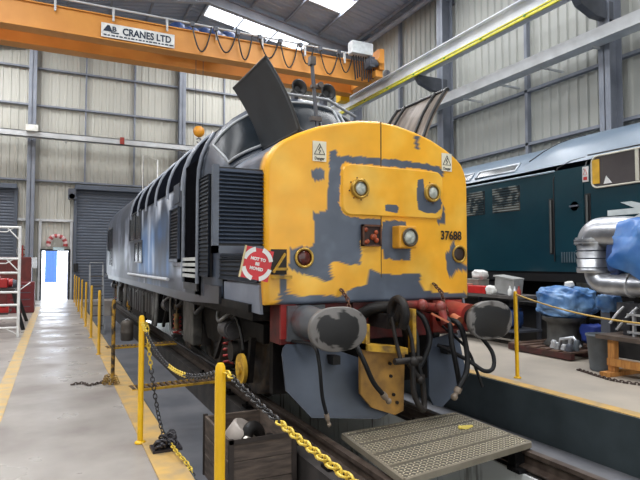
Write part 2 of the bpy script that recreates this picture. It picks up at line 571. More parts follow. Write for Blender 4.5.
# personnel door, standing open
d3 = thing('door_3', (0, Y1, 0), '', ''); del d3['label'], d3['category']
d3['kind'] = 'structure'
g = G(); g.box(-0.6, -0.53, Y1 - 0.14, Y1 + 0.05, 0, 2.16); g.box(0.48, 0.56, Y1 - 0.14, Y1 + 0.05, 0, 2.16); g.box(-0.6, 0.56, Y1 - 0.14, Y1 + 0.05, 2.08, 2.16)
put('door_frame', g, mat('dark_door_frame', (40, 40, 46), 0.5), d3)
g = G(); g.obox((0.36, Y1 + 0.5, 1.03), (0.05, 1.0, 2.04), Matrix.Rotation(math.radians(14), 3, 'Z'))
put('door_leaf', g, mat('pale_lilac_door', (200, 204, 226), 0.5), d3)
g = G(); g.cyl((0.2, Y1 + 0.85, 1.05), (0.12, Y1 + 0.85, 1.05), 0.02, 8); g.cyl((0.12, Y1 + 0.85, 1.05), (0.12, Y1 + 0.72, 1.05), 0.012, 8); put('handle', g, DSTEEL, d3)
# outside
g = G(); g.box(-8, 8, Y1 + 0.02, 60, -0.06, -0.02)
o = put('yard_pavement', g, OUTW); o['kind'] = 'structure'
g = G(); g.box(-0.8, 0.1, 50, 54, 0.0, 5.0)
for i in range(4):
    g.box(-0.75 + i * 0.2, -0.67 + i * 0.2, 49.96, 50.0, 0.15, 4.85)
sc = put('shipping_container', g, OUTB, label='blue steel container standing outside, seen through the open doorway', category='container')

# right wall
wr = thing('wall_right', (XR, 9, 0), '', ''); del wr['label'], wr['category']
wr['kind'] = 'structure'
put('cladding', corr('y', Y0, Y1, XR, 0, EAVE_Z + 0.05, 0.3, 0.05, -1), CLAD_R, wr, fix=False)
for z in (3.2, 5.0, 6.55, 9.2):
    g = G(); g.box(XR - 0.2, XR - 0.05, Y0, Y1, z - 0.04, z + 0.04)
    put('girt', g, STEEL, wr)
for y in (11.5, 18.0, 5.4, 24):
    g = G(); g.box(XR - 0.2, XR - 0.06, y - 0.05, y + 0.05, 0, EAVE_Z); put('post', g, STEEL, wr)
for y in (2.45, 8.66, 14.87, 21.08):
    hcol('trim_%d' % k, XR - 0.42, y, EAVE_Z - 0.1, 0.45, 0.3, STEEL, 'y'); k += 1
# ring beam along the right wall
g = G(); g.box(11.3, 11.34, Y0, 15.0, 6.78, 7.08); g.box(11.34, 11.7, Y0, 15.0, 7.05, 7.08); g.box(11.34, 11.7, Y0, 15.0, 6.78, 6.81)
y = 1.0
while y < 15:
    g.box(11.5, XR - 0.05, y, y + 0.05, 6.74, 6.79); y += 1.55
struct('trim_%d' % k, g, STEELP); k += 1
# left wall and the closed end wall behind the camera
wl = thing('wall_left', (XL, 9, 0), '', ''); del wl['label'], wl['category']
wl['kind'] = 'structure'
put('cladding', corr('y', Y0, Y1, XL, 0, roof_z(XL) + 0.05, 0.3, 0.05, 1), CLAD, wl, fix=False)
wf = thing('wall_front', (2, Y0, 0), '', ''); del wf['label'], wf['category']
wf['kind'] = 'structure'
for a, b, z0 in ((XL, XR, 0.0),):
    put('cladding', corr('x', a, b, Y0, -0.7, ZT, 0.3, 0.05, 1), CLAD, wf, fix=False)

# roof: ribbed deck, purlins, portal rafters, skylights
rf = thing('ceiling', (RIDGE_X, 9, RIDGE_Z), '', ''); del rf['label'], rf['category']
rf['kind'] = 'structure'
for side in (1, -1):
    xe = XR if side == 1 else XL
    g = G()
    y = Y0
    pr = []
    while y < Y1:
        pr += [(y, 0), (y + 0.18, 0), (y + 0.21, -0.04), (y + 0.3, -0.04), (y + 0.33, 0)]
        y += 0.333
    pr.append((Y1, 0))
    g.loft([[(RIDGE_X, p, RIDGE_Z + q) for p, q in pr], [(xe, p, roof_z(xe) + q) for p, q in pr]], closed=False, smooth=False)
    put('deck', g, ROOFD, rf, fix=False)
    x = RIDGE_X + side * 0.3
    while (x < XR) if side == 1 else (x > XL):
        g = G(); g.box(x - 0.035, x + 0.035, Y0, Y1, roof_z(x) - 0.24, roof_z(x) - 0.12)
        put('purlin', g, PURL, rf)
        x += side * 1.55
    for y in (2.45, 8.66, 14.87, 21.08, 25.6):
        g = G()
        for w_, h0, h1 in ((0.22, 0.3, 0.33), (0.02, 0.3, 0.72), (0.22, 0.7, 0.73)):
            g.add([(RIDGE_X, y - w_ / 2, RIDGE_Z - h1), (RIDGE_X, y + w_ / 2, RIDGE_Z - h1), (RIDGE_X, y + w_ / 2, RIDGE_Z - h0), (RIDGE_X, y - w_ / 2, RIDGE_Z - h0),
                   (xe, y - w_ / 2, roof_z(xe) - h1), (xe, y + w_ / 2, roof_z(xe) - h1), (xe, y + w_ / 2, roof_z(xe) - h0), (xe, y - w_ / 2, roof_z(xe) - h0)],
                  [(0, 1, 2, 3), (7, 6, 5, 4), (0, 4, 5, 1), (1, 5, 6, 2), (2, 6, 7, 3), (3, 7, 4, 0)])
        put('rafter', g, STEEL, rf)
g = G(); g.cyl((11.9, Y0, 11.05), (11.9, Y1, 11.05), 0.12, 12); put('eaves_pipe', g, STEEL, rf)
nn = 1
for y in SKY_Y:
    for xc, hw, sg in ((7.95, 2.3, 1), (-3.2, 2.0, -1)):
        t = thing('window_%d' % nn, (xc, y, roof_z(xc)), '', ''); del t['label'], t['category']
        t['kind'] = 'structure'; nn += 1
        g = G()
        R = Matrix.Rotation(sg * SLOPE, 3, 'Y')
        for q in (-0.57, 0.57):
            g.obox((xc, y + q, roof_z(xc) - 0.07), (2 * hw / math.cos(SLOPE) + 0.1, 0.04, 0.1), R)
        for q in (-hw - 0.02, hw + 0.02):
            g.obox((xc + q, y, roof_z(xc + q) - 0.07), (0.04, 1.14, 0.1), R)
        put('window_frame', g, STEELP, t)
        g = G()
        for q in (-0.5, 0, 0.5):
            g.obox((xc + q * hw, y, roof_z(xc + q * hw) - 0.11), (0.03, 1.1, 0.02), R)
        put('glazing_bar', g, STEELP, t)
        g = G(); g.obox((xc, y, roof_z(xc) - 0.06), (2 * hw / math.cos(SLOPE), 1.1, 0.012), R); put('glazing', g, SKYP, t)

# ------------------------------------------------------------------ overhead crane and its runway
g = G()
g.box(10.72, 11.02, Y0, Y1, 8.37, 8.4); g.box(10.72, 11.02, Y0, Y1, 7.86, 7.89); g.box(10.86, 10.88, Y0, Y1, 7.86, 8.4)
rw = put('crane_runway_beam', g, mat('runway_white_steel', (216, 218, 224), 0.45, rgb2=(188, 192, 202), scale=1.2), label='long pale steel runway beam with yellow conductor strip, carrying the crane along right wall', category='beam')
g = G(); g.box(10.64, 10.7, Y0, Y1, 7.8, 7.86); g.box(10.64, 10.7, Y0, Y1, 7.9, 7.93)
y = 2.0
put('conductor_strip', g, mat('conductor_yellow', (214, 206, 48), 0.4), rw)
g = G()
while y < 24:
    g.box(10.6, 10.8, y, y + 0.05, 7.84, 7.88); y += 1.6
put('strip_clips', g, mat('green_clip', (90, 150, 80), 0.5), rw)
for y in (2.45, 8.66, 14.87, 21.08):
    g = G(); g.prism([(10.78, 7.86), (12.0, 7.86), (12.0, 7.42), (11.4, 7.42), (10.9, 7.6), (10.78, 7.75)], 'y', y - 0.1, y + 0.1)
    put('bracket', g, DSTEEL, rw)
# an extra dark beam under the near part of the ring: cable tray
g = G()
cr = thing('overhead_crane', (3, 17.5, 8.1), 'orange double-girder overhead crane spanning the shed, with a white name board', 'crane')
def girder(y0, y1, ztop):
    g = G()
    g.box(-8.6, 10.3, y0, y1, 8.16, ztop)
    g.box(-8.6, 10.3, y0 - 0.06, y1 + 0.06, 8.13, 8.17)
    g.box(-8.6, 10.3, y0 - 0.06, y1 + 0.06, ztop, ztop + 0.04)
    put('girder', g, ORANGE, cr, bevel=0.01)
girder(17.0, 17.35, 8.85); girder(18.35, 18.7, 8.85)
g = G(); g.box(10.2, 10.5, 16.5, 19.6, 8.25, 8.5); put('end_carriage', g, ORANGE, cr, bevel=0.02)
g = G(); g.box(10.0, 10.4, 18.8, 19.2, 7.98, 8.4); put('buffer_block', g, YELLOW, cr)
for y in (16.8, 19.3):
    g = G(); g.cyl((10.8, y, 8.53), (10.9, y, 8.53), 0.14, 16); put('wheel', g, DSTEEL, cr)
g = G(); g.tube([(-8, 16.9, 9.08), (9.4, 16.9, 9.08)], 0.03, 8)
x = -7.9
while x < 9.6:
    g.box(x - 0.03, x + 0.03, 16.88, 16.95, 8.7, 9.1); x += 1.55
put('cable_rail', g, STEELP, cr)
x = 3.7
i = 0
while x < 9.6:
    wl_ = 0.62 + 0.12 * math.sin(i * 2.3)
    dp = 0.62 + 0.25 * abs(math.sin(i * 1.7 + 1))
    pts = [(x + wl_ * t, 16.86, 9.05 - dp * (1 - (2 * t - 1) ** 2)) for t in [j / 12 for j in range(13)]]
    g = G(); g.tube(pts, 0.024, 6); put('festoon_cable', g, RUBBER, cr)
    g = G(); g.box(x - 0.05, x + 0.07, 16.8, 16.92, 8.96, 9.1); put('cable_trolley', g, DSTEEL, cr)
    x += 0.74; i += 1
g = G(); g.box(9.25, 10.1, 16.5, 16.85, 8.98, 9.42); put('control_box', g, mat('pale_cabinet', (214, 218, 220), 0.45), cr, bevel=0.02)
g = G()
for i in range(9):
    g.tube([(9.4 + i * 0.1, 16.7, 8.96), (9.45 + i * 0.1, 16.72, 8.5), (9.5 + i * 0.09, 16.74, 8.1 + 0.06 * (i % 3))], 0.028, 6)
put('hanging_cables', g, RUBBER, cr)
g = G(); g.box(10.2, 10.6, 16.6, 16.9, 8.6, 8.95); g.cyl((10.3, 16.6, 8.8), (10.3, 16.3, 8.8), 0.13); g.box(10.3, 10.5, 16.4, 17.3, 8.5, 9.25); put('drive_motor', g, ORANGE, cr, bevel=0.01)
g = G(); g.cyl((9.95, 16.5, 8.72), (10.25, 16.5, 8.72), 0.14); g.box(9.9, 10.1, 16.4, 16.8, 8.55, 8.9); put('gearbox', g, DSTEEL, cr)
g = G(); g.box(1.07, 3.18, 16.92, 16.95, 8.2, 8.62)
sb = put('name_board', g, WHITE, cr)
text('lettering', 'CRANES LTD', 0.29, (2.37, 16.912, 8.43), (1, 0, 0), (0, 0, 1), NAVY, cr, 0.84, bold=0.009)
text('lettering', 'B', 0.2, (1.43, 16.912, 8.46), (1, 0, 0), (0, 0, 1), NAVY, cr, 1.1, bold=0.006)
g = G(); g.prism([(1.12, 8.38), (1.24, 8.56), (1.3, 8.56), (1.38, 8.38)], 'y', 16.905, 16.92); g.box(1.34, 1.56, 16.905, 16.92, 8.34, 8.37); put('logo', g, NAVY, cr)
g = G()
x = 1.14
while x < 3.1:
    ww = random.uniform(0.05, 0.13); g.box(x, x + ww, 16.908, 16.92, 8.25, 8.285); x += ww + 0.035
put('small_lettering', g, NAVY, cr)
# hoist trolley wrapped in blue tarpaulin, hook block on its ropes
g = G()
for i in range(16):
    for s_ in (0,):
        x = 3.35 + i * 0.13
        g.sphere((x, 18.0 + 0.2 * math.sin(i * 3.1), 9.1 + 0.12 * math.sin(i * 1.9)), 0.28 + 0.08 * math.sin(i * 2.7), 10, 7)
o = put('hoist_trolley', g, TARPD, label='hoist trolley wrapped in dark blue sheeting on top of the orange crane', category='hoist')
g = G(); g.sphere((4.17, 17.8, 5.9), 0.19, 18, 12, (1, 0.6, 1)); hb = put('hook_block', g, mat('hook_block_orange', (224, 150, 36), 0.4), label='round orange hook block hanging on wires below the crane', category='hook block')
g = G()
for q in (-0.12, 0.12):
    g.cyl((4.17 + q, 17.8, 5.95), (4.17 + q, 17.8, 9.0), 0.009, 6)
put('wire_rope', g, DSTEEL, hb)
g = G(); g.tube([(4.17 + 0.07 * math.sin(a), 17.8, 5.6 - 0.08 * math.cos(a)) for a in [j * 0.4 for j in range(-3, 12)]], 0.02, 8); g.cyl((4.17, 17.8, 5.75), (4.17, 17.8, 5.66), 0.02); put('hook', g, DSTEEL, hb)

# ------------------------------------------------------------------ the yellow-fronted locomotive
CX = 3.005
L1 = thing('diesel_locomotive', (CX, 13.5, -0.05), 'yellow-nosed diesel locomotive in patchy grey primer, numbered 37688, standing over the inspection pit', 'locomotive')
# half cross-sections (x, z) from the lower edge up to the crown
NP = [(1.22, 1.17), (1.225, 1.5), (1.225, 2.0), (1.225, 2.4), (1.22, 2.52), (1.19, 2.61), (1.14, 2.69), (1.05, 2.76), (0.9, 2.84), (0.68, 2.93), (0.45, 2.99), (0.22, 3.035), (0, 3.05)]
BP = [(1.315, 1.15), (1.315, 1.6), (1.315, 2.2), (1.315, 2.62), (1.31, 2.78), (1.28, 2.95), (1.22, 3.12), (1.12, 3.29), (0.97, 3.45), (0.76, 3.59), (0.52, 3.7), (0.26, 3.77), (0, 3.79)]
def full(P):   # left foot -> crown -> right foot
    return [(-x, z) for x, z in P] + [(x, z) for x, z in reversed(P[:-1])]
def resample(P, n):
    d = [0]
    for a, b in zip(P, P[1:]):
        d.append(d[-1] + math.hypot(b[0] - a[0], b[1] - a[1]))
    out = []
    for i in range(n):
        t = d[-1] * i / (n - 1)
        j = 0
        while j < len(d) - 2 and d[j + 1] < t:
            j += 1
        u = (t - d[j]) / (d[j + 1] - d[j])
        out.append((lerp(P[j][0], P[j + 1][0], u), lerp(P[j][1], P[j + 1][1], u)))
    return out
YEL = (238, 172, 40); YEL2 = (244, 196, 84); GRY = (80, 89, 104); BG = (62, 70, 84)
PATCH = [
 [(2.44,2.68),(2.5,2.69),(2.52,2.64),(2.92,2.66),(3.26,2.66),(3.59,2.65),(3.79,2.64),(3.86,2.57),(3.84,2.52),(3.76,2.56),(3.58,2.59),(3.26,2.58),(2.92,2.58),(2.6,2.58),(2.55,2.54),(2.54,2.15),(2.58,2.07),(2.66,2.03),(3.02,2.02),(3.02,1.91),(2.78,1.8),(2.78,1.55),(2.6,1.56),(2.5,1.59),(2.44,1.56),(2.46,1.4),(2.37,1.39),(2.3,1.43),(2.16,1.45),(2.02,1.52),(2.01,1.7),(2.08,1.73),(2.23,1.72),(2.27,1.79),(2.26,2.06),(2.41,2.08),(2.41,2.29)],
 [(1.92,1.54),(1.97,1.53),(1.98,1.36),(2.01,1.28),(2.11,1.25),(2.32,1.26),(2.56,1.24),(2.68,1.32),(2.86,1.35),(2.89,1.51),(3.01,1.46),(3.52,1.45),(3.53,1.3),(3.64,1.26),(4.2,1.22),(4.26,1.04),(1.9,1.0),(1.91,1.32)],
 [(3.48,2.46),(3.55,2.48),(3.58,2.33),(3.65,2.25),(3.73,2.26),(3.78,2.32),(3.81,2.23),(3.8,2.17),(3.73,2.11),(3.58,2.11),(3.48,2.14),(3.46,2.3)],
 [(3.06,2.17),(3.1,2.18),(3.2,2.18),(3.23,2.15),(3.21,2.09),(3.06,2.11)],
 [(3.04,2.0),(3.19,2.02),(3.34,2.0),(3.4,1.81),(3.38,1.6),(3.05,1.61),(3.02,1.81)],
 [(3.82,2.23),(3.87,2.17),(3.88,2.01),(3.78,1.99),(3.75,2.04),(3.83,2.08)],
 [(3.46,2.95),(3.51,2.95),(3.51,2.79),(3.46,2.78)],
 [(2.23,2.47),(2.33,2.5),(2.39,2.49),(2.38,2.39),(2.26,2.37)],
 [(3.88,1.66),(4.0,1.83),(4.04,1.71),(4.05,1.58),(4.21,1.55),(4.21,1.48),(4.05,1.49),(3.94,1.4),(3.89,1.47)],
]
def nose_colour(x, z):
    q = x + 0.014 * nz(x * 12, z * 12, 1) + 0.006 * nz(x * 40, z * 9, 2)
    r = z + 0.016 * nz(x * 12, z * 12, 5) + 0.006 * nz(x * 38, z * 6, 6)
    for P in PATCH:
        if inpoly(q, r, P):
            return mixc(GRY, (100, 110, 126), max(0, fbm(x * 4, z * 4, 2)) * 1.2)
    c = YEL
    t = fbm(x * 2.3, z * 2.3, 9)
    # thin, sanded-back paint low down and round the headcode panel
    th = max(0, (1.75 - z) * 1.1) + max(0, 0.25 - abs(z - 2.1)) * 0.8
    c = mixc(c, YEL2, max(0, t * 0.7 + th * (0.5 + t)))
    return c
# front face and rounded edge: rings growing out of the face centre
g = G()
cols = []
NO = resample(full(NP), 150)
bot = [(lerp(1.21, -1.21, i / 49), 1.17) for i in range(1, 49)]
OUT = NO + bot
n = len(OUT)
cz = 2.08
rings = []
YF = 4.80
def crown(x):
    return 0.06 * min(1, abs(x) / 1.21) ** 2.2
for k_ in range(1, 71):
    s_ = k_ / 70
    sc_ = s_ * 0.965
    rings.append([(CX + x * sc_, YF + crown(x * sc_), cz + (z - cz) * sc_) for x, z in OUT])
for a in (15, 30, 45, 60, 75, 90):
    a = math.radians(a)
    sc_ = 0.965 + 0.035 * math.sin(a)
    rings.append([(CX + x * sc_, YF + crown(x * sc_) + 0.05 * (1 - math.cos(a)), cz + (z - cz) * sc_) for x, z in OUT])
g.loft(rings)
cols = [nose_colour(p[0], p[2]) for R in rings for p in R]
# centre fan
g.add([(CX, YF, cz)] + rings[0], [(0, i + 1, (i + 1) % n + 1) for i in range(n)], True)
cols += [nose_colour(CX, cz)] * (n + 1)
g.colors = cols
put('nose_front', g, NOSEV, L1, fix=True)
# nose sides and bonnet, back to the cab
YN = YF + 0.06 + 0.05
rings = []
for j in range(14):
    y = lerp(YN - 0.02, 6.15, j / 13)
    R_ = []
    for x, z in NO:
        yy = YF + crown(x) + 0.05 if j == 0 else y
        R_.append((CX + x * 0.998, max(yy, YF + crown(x) + 0.05), z * (1 + 0.0 * j)))
    rings.append(R_)
g = G(); g.loft(rings, closed=False)
gc = []
for R_ in rings:
    for p in R_:
        yellow = p[1] < 4.99 + 0.02 * nz(p[0] * 5, p[2] * 5) or (p[2] > 2.72 and p[1] < 5.25 + (p[2] - 2.75) * 1.1 and p[0] > 2.1)
        gc.append(YEL if yellow else mixc(BG, (110, 118, 134), max(0, fbm(p[1] * 2, p[2] * 2)) * 1.3 + (0.5 if p[2] > 2.62 else 0)))
g.colors = gc
put('nose_bonnet', g, NOSEV, L1)
# cab: lofted from the bonnet section to the full body section
BO = resample(full(BP), 150)
def cabpt(t, i, off=0.0):
    """t 0..1 up the raked front, then back along the roof"""
    tt = min(1, t)
    e = tt ** 0.8
    x = lerp(NO[i][0], BO[i][0], min(1, e * 1.0 + (0.35 if tt > 0 else 0) * (1 - e)))
    z = lerp(NO[i][1], BO[i][1], e)
    y = 6.08 + 0.62 * tt + 0.30 * abs(x / 1.3) ** 3 * (1 - 0.0) + max(0, t - 1) * 3.0
    return (CX + x * (1 + off), y - off * 0.8, z + off * 0.6)
rings = [[cabpt(t, i) for i in range(150)] for t in (0, 0.1, 0.25, 0.4, 0.55, 0.7, 0.85, 0.95, 1.0, 1.05, 1.12)]
g = G(); g.loft(rings, closed=False)
put('cab_shell', g, LOCO, L1)
def idx(x):   # sample index whose body-section x is nearest
    return min(range(150), key=lambda i: abs(BO[i][0] - x))
def pane(i0, i1, t0, t1, fr=True):
    g = G()
    m = max(2, abs(i1 - i0) // 2)
    ii = [int(round(lerp(i0, i1, a / m))) for a in range(m + 1)]
    R_ = [[cabpt(lerp(t0, t1, b / 6), i, 0.012) for i in ii] for b in range(7)]
    g.loft(R_, closed=False)
    p = put('cab_window', g, GLASS, L1)
    b = [cabpt(t0, i, 0.015) for i in ii] + [cabpt(lerp(t0, t1, b / 6), i1, 0.015) for b in range(1, 6)] + [cabpt(t1, i, 0.015) for i in reversed(ii)] + [cabpt(lerp(t1, t0, b / 6), i0, 0.015) for b in range(1, 6)]
    g = G(); g.tube(b, 0.018, 8, closed=True)
    put('window_frame', g, mat('window_rubber', (158, 162, 166), 0.4), p)
mid = 75
pane(idx(-0.42), idx(0.37), 0.12, 0.86)
pane(idx(-1.22), idx(-0.52), 0.06, 0.82)
pane(idx(0.47), idx(1.2), 0.12, 0.82)
# roof and body side, patchy primer, back to the far cab
YB0, YB1 = 6.95, 21.3
ys = [YB0 + i * 0.06 for i in range(int((YB1 - YB0) / 0.06) + 1)]
def side_colour(y, z):
    base = (66, 72, 85)
    c = mixc(base, (178, 186, 202), max(0, fbm(y * 0.75, z * 1.0, 4) * 1.9 + 0.15))
    c = mixc(c, (44, 48, 58), max(0, fbm(y * 0.9, z * 0.7, 11) * 1.9))
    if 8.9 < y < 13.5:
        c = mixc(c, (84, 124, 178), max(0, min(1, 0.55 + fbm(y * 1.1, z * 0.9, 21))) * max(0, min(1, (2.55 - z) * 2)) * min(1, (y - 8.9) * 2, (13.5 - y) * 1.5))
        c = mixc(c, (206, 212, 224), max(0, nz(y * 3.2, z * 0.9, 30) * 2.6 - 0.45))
    if z > 2.75:
        c = mixc(c, (58, 64, 76), 0.6)
    if z < 1.4:
        c = mixc(c, (58, 60, 68), 0.55 + 0.4 * nz(y * 3, z * 3))
    if y < 8.0:
        c = mixc(c, (40, 44, 52), 0.8)
    if y > 17:
        c = mixc(c, (84, 90, 104), 0.5)
    return c
g = G()
BR = resample(full(BP), 110)
rings = []
gc = []
for y in ys:
    rings.append([(CX + x, y, z) for x, z in BR])
    gc += [side_colour(y, z) for x, z in BR]
g.loft(rings, closed=False); g.colors = gc
put('body_shell', g, BODYV, L1)
# far cab and nose, same shape the other way round
g = G()
rings = []
for t in (1.0, 0.8, 0.6, 0.4, 0.2, 0):
    rings.append([(CX + lerp(NO[i][0], BO[i][0], t), YB1 + 0.6 * (1 - t), lerp(NO[i][1], BO[i][1], t)) for i in range(150)])
rings.append([(CX + NO[i][0] * 0.98, YB1 + 1.9, NO[i][1]) for i in range(150)])
g.loft(rings, closed=False)
g.add([(CX + x * 0.98, YB1 + 1.9, z) for x, z in OUT], [tuple(range(len(OUT)))])
put('rear_cab', g, mat('rear_primer', (84, 90, 102), 0.4, rgb2=(70, 74, 88), scale=1.5), L1)
# underside
g = G(); g.box(CX - 1.28, CX + 1.28, 5.2, YB1 + 1.5, 1.08, 1.16)
put('underframe', g, UNDER, L1)
XS = CX - 1.315   # left body side
# louvred panel on the nose side
def louvre(name, x, y0, y1, z0, z1, pitch, m, frame=0.06, out=0.05, fm=None):
    g = G(); g.box(x - out * 0.4, x + 0.02, y0, y1, z0, z1)
    p = put(name, g, BLACK, L1)
    g = G()
    z = z0 + frame
    while z < z1 - frame:
        g.add([(x - out * 0.5, y0 + 0.02, z + pitch * 0.8), (x - out * 0.5, y1 - 0.02, z + pitch * 0.8), (x - out, y1 - 0.02, z), (x - out, y0 + 0.02, z),
               (x - out * 0.4, y0 + 0.02, z + pitch * 0.7), (x - out * 0.4, y1 - 0.02, z + pitch * 0.7), (x - out * 0.9, y1 - 0.02, z - 0.004), (x - out * 0.9, y0 + 0.02, z - 0.004)],
              [(0, 1, 2, 3), (7, 6, 5, 4), (3, 2, 6, 7), (0, 3, 7, 4), (1, 5, 6, 2)])
        z += pitch
    put('slats', g, m, p)
    g = G()
    for a, b, c, d in ((y0, y1, z0, z0 + frame), (y0, y1, z1 - frame * 0.3, z1), (y0, y0 + 0.012, z0, z1), (y1 - frame, y1, z0, z1)):
        g.box(x - out * 1.15, x - 0.005, a, b, c, d)
    put('frame', g, fm or m, p)
    return p
LV = mat('louvre_paint', (36, 41, 50), 0.45, rgb2=(28, 32, 40), scale=2, spec=0.12)
louvre('nose_grille', CX - 1.225, 5.05, 6.45, 1.64, 2.44, 0.047, LV, 0.02, 0.02)
# louvred side door of the nose, swung open square to the body
g = G(); g.box(1.31, 1.79, 4.965, 4.98, 1.69, 2.47)
nd = put('open_grille_door', g, BLACK, L1)
g = G()
z = 1.76
while z < 2.46:
    g.add([(1.33, 4.962, z + 0.03), (1.785, 4.962, z + 0.03), (1.785, 4.925, z), (1.33, 4.925, z), (1.33, 4.962, z + 0.018), (1.785, 4.962, z + 0.018), (1.785, 4.925, z - 0.006), (1.33, 4.925, z - 0.006)],
          [(0, 1, 2, 3), (7, 6, 5, 4), (3, 2, 6, 7), (0, 3, 7, 4), (1, 5, 6, 2)])
    z += 0.037
put('slats', g, mat('door_slat_paint', (58, 66, 80), 0.4, rgb2=(48, 55, 68), scale=2, spec=0.2), nd)
g = G(); g.box(1.29, 1.345, 4.92, 4.985, 1.66, 2.48); g.box(1.29, 1.79, 4.92, 4.985, 1.66, 1.73)
put('door_frame', g, mat('grille_frame_paint', (84, 92, 106), 0.35), nd)
louvre('side_grille', XS, 6.55, 7.05, 1.4, 2.66, 0.05, LV, 0.02, 0.03)
louvre('lower_grille', CX - 1.225, 5.0, 6.5, 1.38, 1.62, 0.05, LV, 0.01, 0.03)
louvre('side_grille', XS, 8.28, 8.98, 1.58, 2.42, 0.05, LV, 0.05, 0.05, LOCO)
g = G(); g.box(XS - 0.012, XS + 0.01, 8.42, 8.86, 2.5, 2.8); put('access_panel', g, mat('access_panel_paint', (70, 76, 88), 0.3), L1, bevel=0.01)
# recessed cab doorway with step plates
g = G(); g.box(XS - 0.008, XS + 0.01, 7.12, 7.98, 1.3, 2.95); dw = put('cab_doorway', g, mat('doorway_dark', (16, 16, 19), 0.4, spec=0.0), L1)
for y in (7.1, 7.98):
    g = G(); g.tube([(XS - 0.03, y, 1.3), (XS - 0.03, y, 2.6), (XS - 0.02, y, 2.8), (XS + 0.015, y, 2.97), (XS + 0.08, y, 3.13), (XS + 0.18, y, 3.3)], 0.028, 8)
    put('handrail', g, mat('rib_paint', (120, 126, 138), 0.3), dw)
g = G()
for i in range(4):
    g.box(XS - 0.05, XS - 0.008, 7.16, 7.94, 1.6 - i * 0.075, 1.645 - i * 0.075)
put('step_plate', g, mat('step_pale', (186, 188, 186), 0.5), dw)
g = G(); g.box(XS - 0.03, XS, 7.14, 7.96, 1.2, 1.3); put('lower_step', g, BLACK, dw)
# dark glazed-looking curved cantrail panels between pale ribs
def bodypt(x_or_z, y, off):
    pass
def cantrail(y0, y1, m, name):
    ids = [i for i in range(150) if BO[i][0] < 0 and 2.72 < BO[i][1] < 3.42]
    g = G()
    R_ = []
    for y in (y0, y1):
        R_.append([(CX + BO[i][0] * 1.008, y, BO[i][1] + 0.008) for i in ids])
    g.loft(R_, closed=False)
    return put(name, g, m, L1)
rb = mat('pale_rib', (150, 156, 168), 0.3)
CG = mat('cantrail_panel', (20, 22, 28), 0.4, spec=0.0)
yy = [8.15, 9.35, 10.55, 11.75, 13.0, 14.3]
for a, b in zip(yy, yy[1:]):
    cantrail(a + 0.05, b - 0.05, CG, 'cantrail_panel')
for a in yy:
    ids = [i for i in range(150) if BO[i][0] < 0 and 2.6 < BO[i][1] < 3.55]
    g = G(); g.tube([(CX + BO[i][0] * 1.015, a, BO[i][1] + 0.012) for i in ids], 0.028, 6); put('rib', g, rb, L1)
cantrail(7.1, 8.05, CG, 'cantrail_panel')
for y0, y1, z0, z1 in ((12.6, 14.6, 2.12, 2.74), (12.4, 13.6, 1.6, 2.04), (19.4, 20.2, 1.5, 2.72), (20.5, 21.1, 2.0, 2.7)):
    g = G(); g.box(XS - 0.006, XS + 0.01, y0, y1, z0, z1); p = put('side_window', g, GLASS, L1)
    g = G()
    for a, b, c, d in ((y0 - .03, y1 + .03, z0 - .03, z0), (y0 - .03, y1 + .03, z1, z1 + .03), (y0 - .03, y0, z0, z1), (y1, y1 + .03, z0, z1), ((y0 + y1) / 2 - .02, (y0 + y1) / 2 + .02, z0, z1)):
        g.box(XS - 0.02, XS + 0.01, a, b, c, d)
    put('window_frame', g, LOCOD, p)
g = G(); g.tube([(XS - 0.025, 9.2, 1.3), (XS - 0.035, 14.6, 1.3)], 0.03, 6); put('side_rail', g, mat('bright_rail', (206, 208, 214), 0.3), L1)
g = G(); g.prism([(5.0, 1.36), (6.2, 1.36), (6.2, 1.1), (4.95, 1.08)], 'x', CX - 1.245, CX - 1.215); put('skirt_panel', g, PANELG, L1)
g = G(); g.prism([(6.2, 1.3), (8.0, 1.3), (21, 1.3), (21, 1.02), (8.0, 1.02), (6.2, 1.1)], 'x', XS + 0.01, XS + 0.04); put('skirt_panel', g, mat('skirt_dark', (46, 49, 58), 0.35, rgb2=(30, 31, 36), scale=2), L1)
g = G(); g.prism([(5.0, 1.36), (6.2, 1.36), (6.2, 1.1), (4.95, 1.08)], 'x', CX + 1.215, CX + 1.245); put('skirt_panel', g, PANELG, L1)
louvre('nose_grille', CX + 1.26, 5.2, 6.3, 1.62, 2.6, 0.062, LV, 0.06, 0.03)
